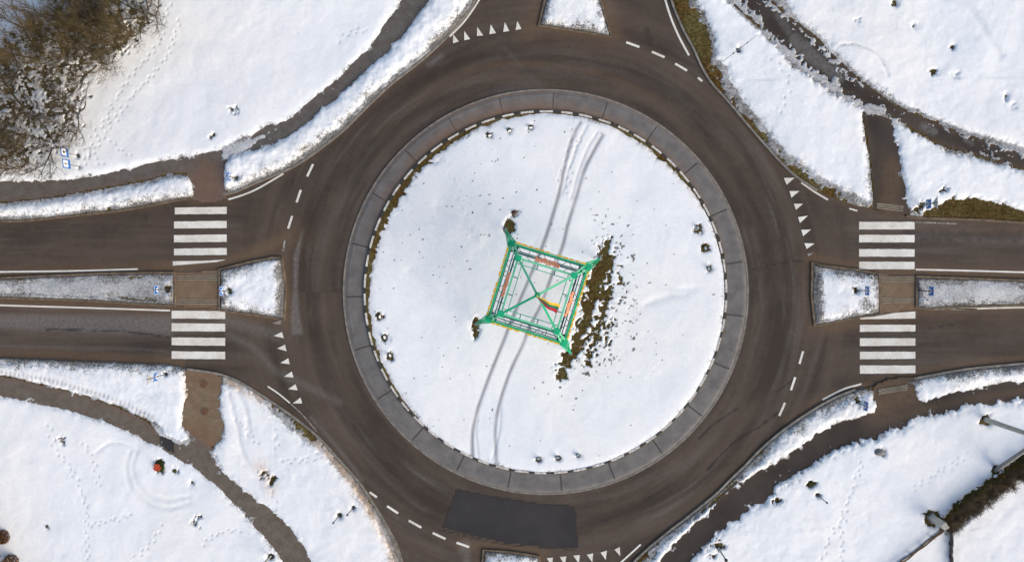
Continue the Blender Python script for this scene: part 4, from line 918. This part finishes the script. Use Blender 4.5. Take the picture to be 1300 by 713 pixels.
# ------------------------------------------------------------------ bare trees, hedge, shrubs
class Tw:
    """thin three-sided twigs gathered as arrays"""
    def __init__(s): s.a = []; s.b = []; s.r0 = []; s.r1 = []
    def seg(s, a, b_, r0, r1): s.a.append(tuple(a)); s.b.append(tuple(b_)); s.r0.append(r0); s.r1.append(r1)
    def build(s, name, m, parent):
        A = np.array(s.a); B_ = np.array(s.b); d = B_-A; d /= np.linalg.norm(d, axis=1, keepdims=True)+1e-9
        u = np.cross(d, np.array([.31, .17, .93])); u /= np.linalg.norm(u, axis=1, keepdims=True)+1e-9; w = np.cross(d, u)
        vs = []
        for Pn, r in ((A, np.array(s.r0)), (B_, np.array(s.r1))):
            for k in range(3): a = 2*math.pi*k/3; vs.append(Pn+(u*math.cos(a)+w*math.sin(a))*r[:, None])
        Vv = np.stack(vs, 1).reshape(-1, 3); n = len(A); o6 = (np.arange(n)*6)[:, None]
        q = np.concatenate([o6+np.array([[k, (k+1) % 3, 3+(k+1) % 3, 3+k]]) for k in range(3)], 1).reshape(-1, 4)
        me = bpy.data.meshes.new(name); me.vertices.add(len(Vv)); me.vertices.foreach_set('co', Vv.ravel().astype(np.float32))
        me.loops.add(q.size); me.loops.foreach_set('vertex_index', q.ravel().astype(np.int32)); me.polygons.add(len(q))
        me.polygons.foreach_set('loop_start', (np.arange(len(q))*4).astype(np.int32)); me.polygons.foreach_set('loop_total', np.full(len(q), 4, np.int32)); me.update(calc_edges=True)
        me.materials.append(MATS[m]); o = bpy.data.objects.new(name, me); COL.objects.link(o); o.parent = parent; return o
def bare_tree(seed, ht, spread_, stems, dens, mt='twigs_olive', thick=1.0, name='bare_tree', prob=.66):
    R = random.Random(seed); o = empty(name); tr = MB(); tw = Tw()
    def grow(p, d, L, r, lev):
        n = 3 if lev < 3 else 2; q = p
        for k in range(n):
            d2 = (d+Vector((R.gauss(0, .11), R.gauss(0, .11), R.gauss(.04, .08)))).normalized(); q2 = q+d2*L/n; ra, rb = r*(1-.3*k/n), r*(1-.3*(k+1)/n)
            if lev <= 1: tr.tube(q, q2, ra, rb, 6, False)
            else: tw.seg(q, q2, ra, rb)
            if lev >= 1 and lev < 5:
                for _ in range(dens if lev >= 2 else 2):
                    if R.random() < prob:
                        a = R.uniform(0, 6.283); sd = Vector((math.cos(a), math.sin(a), R.uniform(-.1, .7))); grow(q2, (d2*1.0+sd*.75).normalized(), L*R.uniform(.42, .70), rb*.46, lev+1 if lev < 4 else 5)
            q = q2; d = d2
        if lev >= 2:
            for _ in range(2 if lev < 5 else 1):
                a = R.uniform(0, 6.283); b3 = (d+Vector((math.cos(a), math.sin(a), R.uniform(-.2, .5)))*.75).normalized(); tw.seg(q, q+b3*R.uniform(.22, .5), .008, .005)
        if lev < 3:
            for _ in range(3): a = R.uniform(0, 6.283); grow(q, (d+Vector((math.cos(a), math.sin(a), R.uniform(0, .6)))*.6).normalized(), L*.65, r*.6, lev+1)
    for k in range(stems):
        a = 6.283*k/stems+R.uniform(-.4, .4); lean = spread_*R.uniform(.6, 1.2)
        grow(Vector((math.cos(a)*.12, math.sin(a)*.12, -.1)), Vector((math.cos(a)*lean, math.sin(a)*lean, 1)).normalized(), ht*R.uniform(.38, .5), .070*thick, 0 if stems < 4 else 1)
    tr.build('trunk', 'bark', o); tw.build('crown', mt, o)
    return o
TG = 'bare trees of the thicket in the top left corner'
protos = [bare_tree(3, 5.2, .55, 4, 2, 'twigs_gold'), bare_tree(8, 5.0, .75, 5, 2, 'twigs_olive'), bare_tree(15, 6.2, .5, 3, 2, 'twigs_grey', 1.3, prob=.58), bare_tree(23, 4.0, .9, 6, 2, 'twigs_grey', .8, prob=.52)]
tl = [((160,42),0,1.0,0.3,'dense olive bare tree at the east tip of the thicket beside the footprints'),((186,18),1,.85,1.3,'olive bare tree at the top edge, easternmost of the thicket'),((122,78),1,1.0,2.2,'dark bushy bare tree overhanging the snow halfway down the thicket\'s right side'),
 ((88,58),0,1.0,3.4,'dense brown-olive bare tree in the middle of the thicket'),((112,20),1,.95,4.0,'bare tree at the top edge in the middle of the thicket'),((52,72),0,.95,5.1,'bare tree with long twigs reaching over the snow in the top left corner'),
 ((30,140),2,1.0,.9,'dark limbed bare tree spreading like a star over a snowy patch at the left'),((96,142),3,.95,2.9,'low sparse grey bare bush east of the star-shaped tree'),((66,182),3,1.05,4.4,'low spreading bare bush just left of the blue and white signs'),
 ((34,206),0,.75,5.7,'small olive bare tree near the sidewalk at the thicket\'s south end'),((2,172),1,.9,.2,'olive bare tree cut by the left edge of the picture below the star-shaped tree'),((14,98),1,.85,1.9,'brown-olive bare tree at the left edge above the star-shaped tree'),
 ((140,5),2,.75,2.5,'tall grey bare tree at the top edge behind the eastern olive trees'),((150,62),3,.8,1.1,'low grey bare bush under the dense olive tree at the east tip')]
for i, (q, k, s, rz, lb) in enumerate(tl):
    pr = protos[k]; used = pr.get('used', 0)
    o = copy_tree(pr) if used else pr
    pr['used'] = 1
    b_ = P(*q, .2); o.location = (b_.x, b_.y, .12); o.rotation_euler = (0, 0, rz); o.scale = (s,)*3; tag(o, lb, 'tree', TG)
for o in COL.objects:
    if 'used' in o.keys(): del o['used']
# pale tree at the left edge below, trunk outside the picture
o = bare_tree(44, 5.0, .8, 4, 2, 'twigs_pale', .7); b_ = P(-28, 655, .2); o.location = (b_.x, b_.y, .1); tag(o, 'pale bare tree reaching its thin twigs in over the snow at lower left edge', 'tree')
o = bare_tree(45, 3.6, 1.0, 4, 2, 'twigs_pale', .55); b_ = P(2, 712, .2); o.location = (b_.x, b_.y, .1); tag(o, 'low pale bare bush with twigs spreading right from the bottom left corner', 'tree')
def clump(name, px, r, ht, n, mt, label, cat, size=.07, parent=None, z=.12):
    b_ = P(*px, z); o = parent or empty(name, (b_.x, b_.y, z)); R = random.Random(int(px[0]*7+px[1])); mb = MB(); st_ = MB()
    for k in range(n):
        a = R.uniform(0, 6.283); q = r*math.sqrt(R.random()); zz = ht*math.sqrt(max(0, 1-(q/r)**2))*R.uniform(.35, 1); c = Vector((math.cos(a)*q, math.sin(a)*q, zz)); e1 = Vector((R.gauss(0, 1), R.gauss(0, 1), R.gauss(0, .5))).normalized()*size*R.uniform(.6, 1.4); e2 = e1.cross(Vector((R.gauss(0, 1), R.gauss(0, 1), 1))).normalized()*size*.5
        mb.add([c-e1, c+e2, c+e1, c-e2], [(0, 1, 2, 3)])
        if k % 12 == 0: st_.tube((c.x*.1, c.y*.1, -.05), c, .012, .006, 4)
    mb.build('foliage', mt, o); st_.build('stems', 'bark', o)
    if label: tag(o, label, cat)
    return o
clump('brown_shrub', (6,680), .55, .8, 700, 'leaf_brown', 'round rusty brown shrub at the lower left edge, upper one of the two', 'shrub')
clump('brown_shrub', (16,712), .6, .8, 700, 'leaf_brown', 'round rusty brown shrub at the bottom left corner, lower one of the two', 'shrub')
fb = clump('flower_bush', (204,592), .42, .35, 500, 'leaf_green', 'small green mound with a bright red top in the snow by the brown sidewalk', 'plant', .05)
mb = MB(); R = random.Random(5)
for k in range(160):
    a = R.uniform(0, 6.28); q = .27*math.sqrt(R.random()); c = Vector((math.cos(a)*q-.12, math.sin(a)*q+.02, .30+R.uniform(0, .08))); e1 = Vector((R.gauss(0, 1), R.gauss(0, 1), .2)).normalized()*.05; e2 = e1.cross(Vector((0, 0, 1))).normalized()*.04
    mb.add([c-e1, c+e2, c+e1, c-e2], [(0, 1, 2, 3)])
mb.build('red_flowers', 'flower_red', fb)
clump('grass_tuft', (222,597), .16, .2, 90, 'leaf_green', 'small dark green tuft in the snow right of the red flowering mound', 'plant', .06)
clump('grass_tuft', (1029,613), .26, .25, 200, 'leaf_green', 'olive tuft at the snow edge beside the lone thin capped post', 'plant', .06)
clump('grass_tuft', (653,270), .2, .25, 130, 'leaf_brown', 'small brown tuft in the island snow just north of the tower foot', 'plant', .05, z=.26)
clump('grass_tuft', (61,668), .12, .2, 50, 'twigs_brown', 'tiny dark twiggy tuft alone in the open snow at the lower left', 'plant', .07)
# boulder
b_ = P(1116, 573.5, .2); mb = MB(); R = random.Random(9); n1, n2 = 9, 14
vs = [(0, 0, .30)]
for i in range(1, n1):
    for j in range(n2):
        f, g = math.pi*i/n1, 2*math.pi*j/n2; k = 1+R.uniform(-.12, .12); vs.append((.40*math.sin(f)*math.cos(g)*k, .28*math.sin(f)*math.sin(g)*k, .28*math.cos(f)*k))
vs.append((0, 0, -.28)); fs = [(0, 1+j, 1+(j+1) % n2) for j in range(n2)]
for i in range(n1-2):
    for j in range(n2): a = 1+i*n2; fs.append((a+j, a+n2+j, a+n2+(j+1) % n2, a+(j+1) % n2))
a = 1+(n1-2)*n2; fs += [(a+j, len(vs)-1, a+(j+1) % n2) for j in range(n2)]
mb.add(vs, fs); o = mb.build('boulder', 'concrete_dark', smooth=True); o.location = (b_.x, b_.y, .2); tag(o, 'grey boulder in the snow below the dark footpath and the right zebra crossing', 'rock')
# dry hedge
A = P(1199, 667, .15); B_ = P(1325, 572, .15); L = (B_-A).length; hd = empty('hedge', (A.x, A.y, .1), math.atan2(B_.y-A.y, B_.x-A.x)); tag(hd, 'long dry brown leafless hedge running from the concrete stub to the right edge', 'hedge')
R = random.Random(31); tw = Tw(); stm = MB()
k = 0.0
while k < L:
    p0 = Vector((k, R.gauss(0, .16), 0)); top = p0+Vector((R.gauss(0, .2), R.gauss(0, .22), R.uniform(.45, .9))); stm.tube(p0, top, .022, .010, 4, False)
    for j in range(34):
        a_ = p0.lerp(top, R.uniform(.3, 1)); an = R.uniform(0, 6.283); d = Vector((math.cos(an)*.8, math.sin(an), R.uniform(.1, 1))).normalized(); b3 = a_+d*R.uniform(.2, .5); tw.seg(a_, b3, .013, .006)
        for _ in range(2): d2 = (d+Vector((R.gauss(0, .5), R.gauss(0, .5), R.gauss(.1, .3)))).normalized(); tw.seg(a_.lerp(b3, .6), a_.lerp(b3, .6)+d2*R.uniform(.15, .3), .008, .005)
    k += .08
stm.build('stems', 'bark', hd); tw.build('twigs', 'twigs_brown', hd)
# black handrail loop by the north-east sign
b_ = P(1165, 268, .12); o = empty('handrail', (b_.x, b_.y, .1), math.radians(80)); tag(o, 'small bent black metal handrail by the sign north of the right zebra crossing', 'railing')
p = MB(); p.tube((0, 0, 0), (0, 0, .75), .03, n=8); p.tube((.55, 0, 0), (.55, 0, .75), .03, n=8); p.build('post', 'dark_metal', o)
p = MB(); p.tube((0, 0, .75), (.55, 0, .75), .03, n=8); p.tube((.55, 0, .75), (.62, -.5, .72), .03, n=8); p.build('rail', 'dark_metal', o)
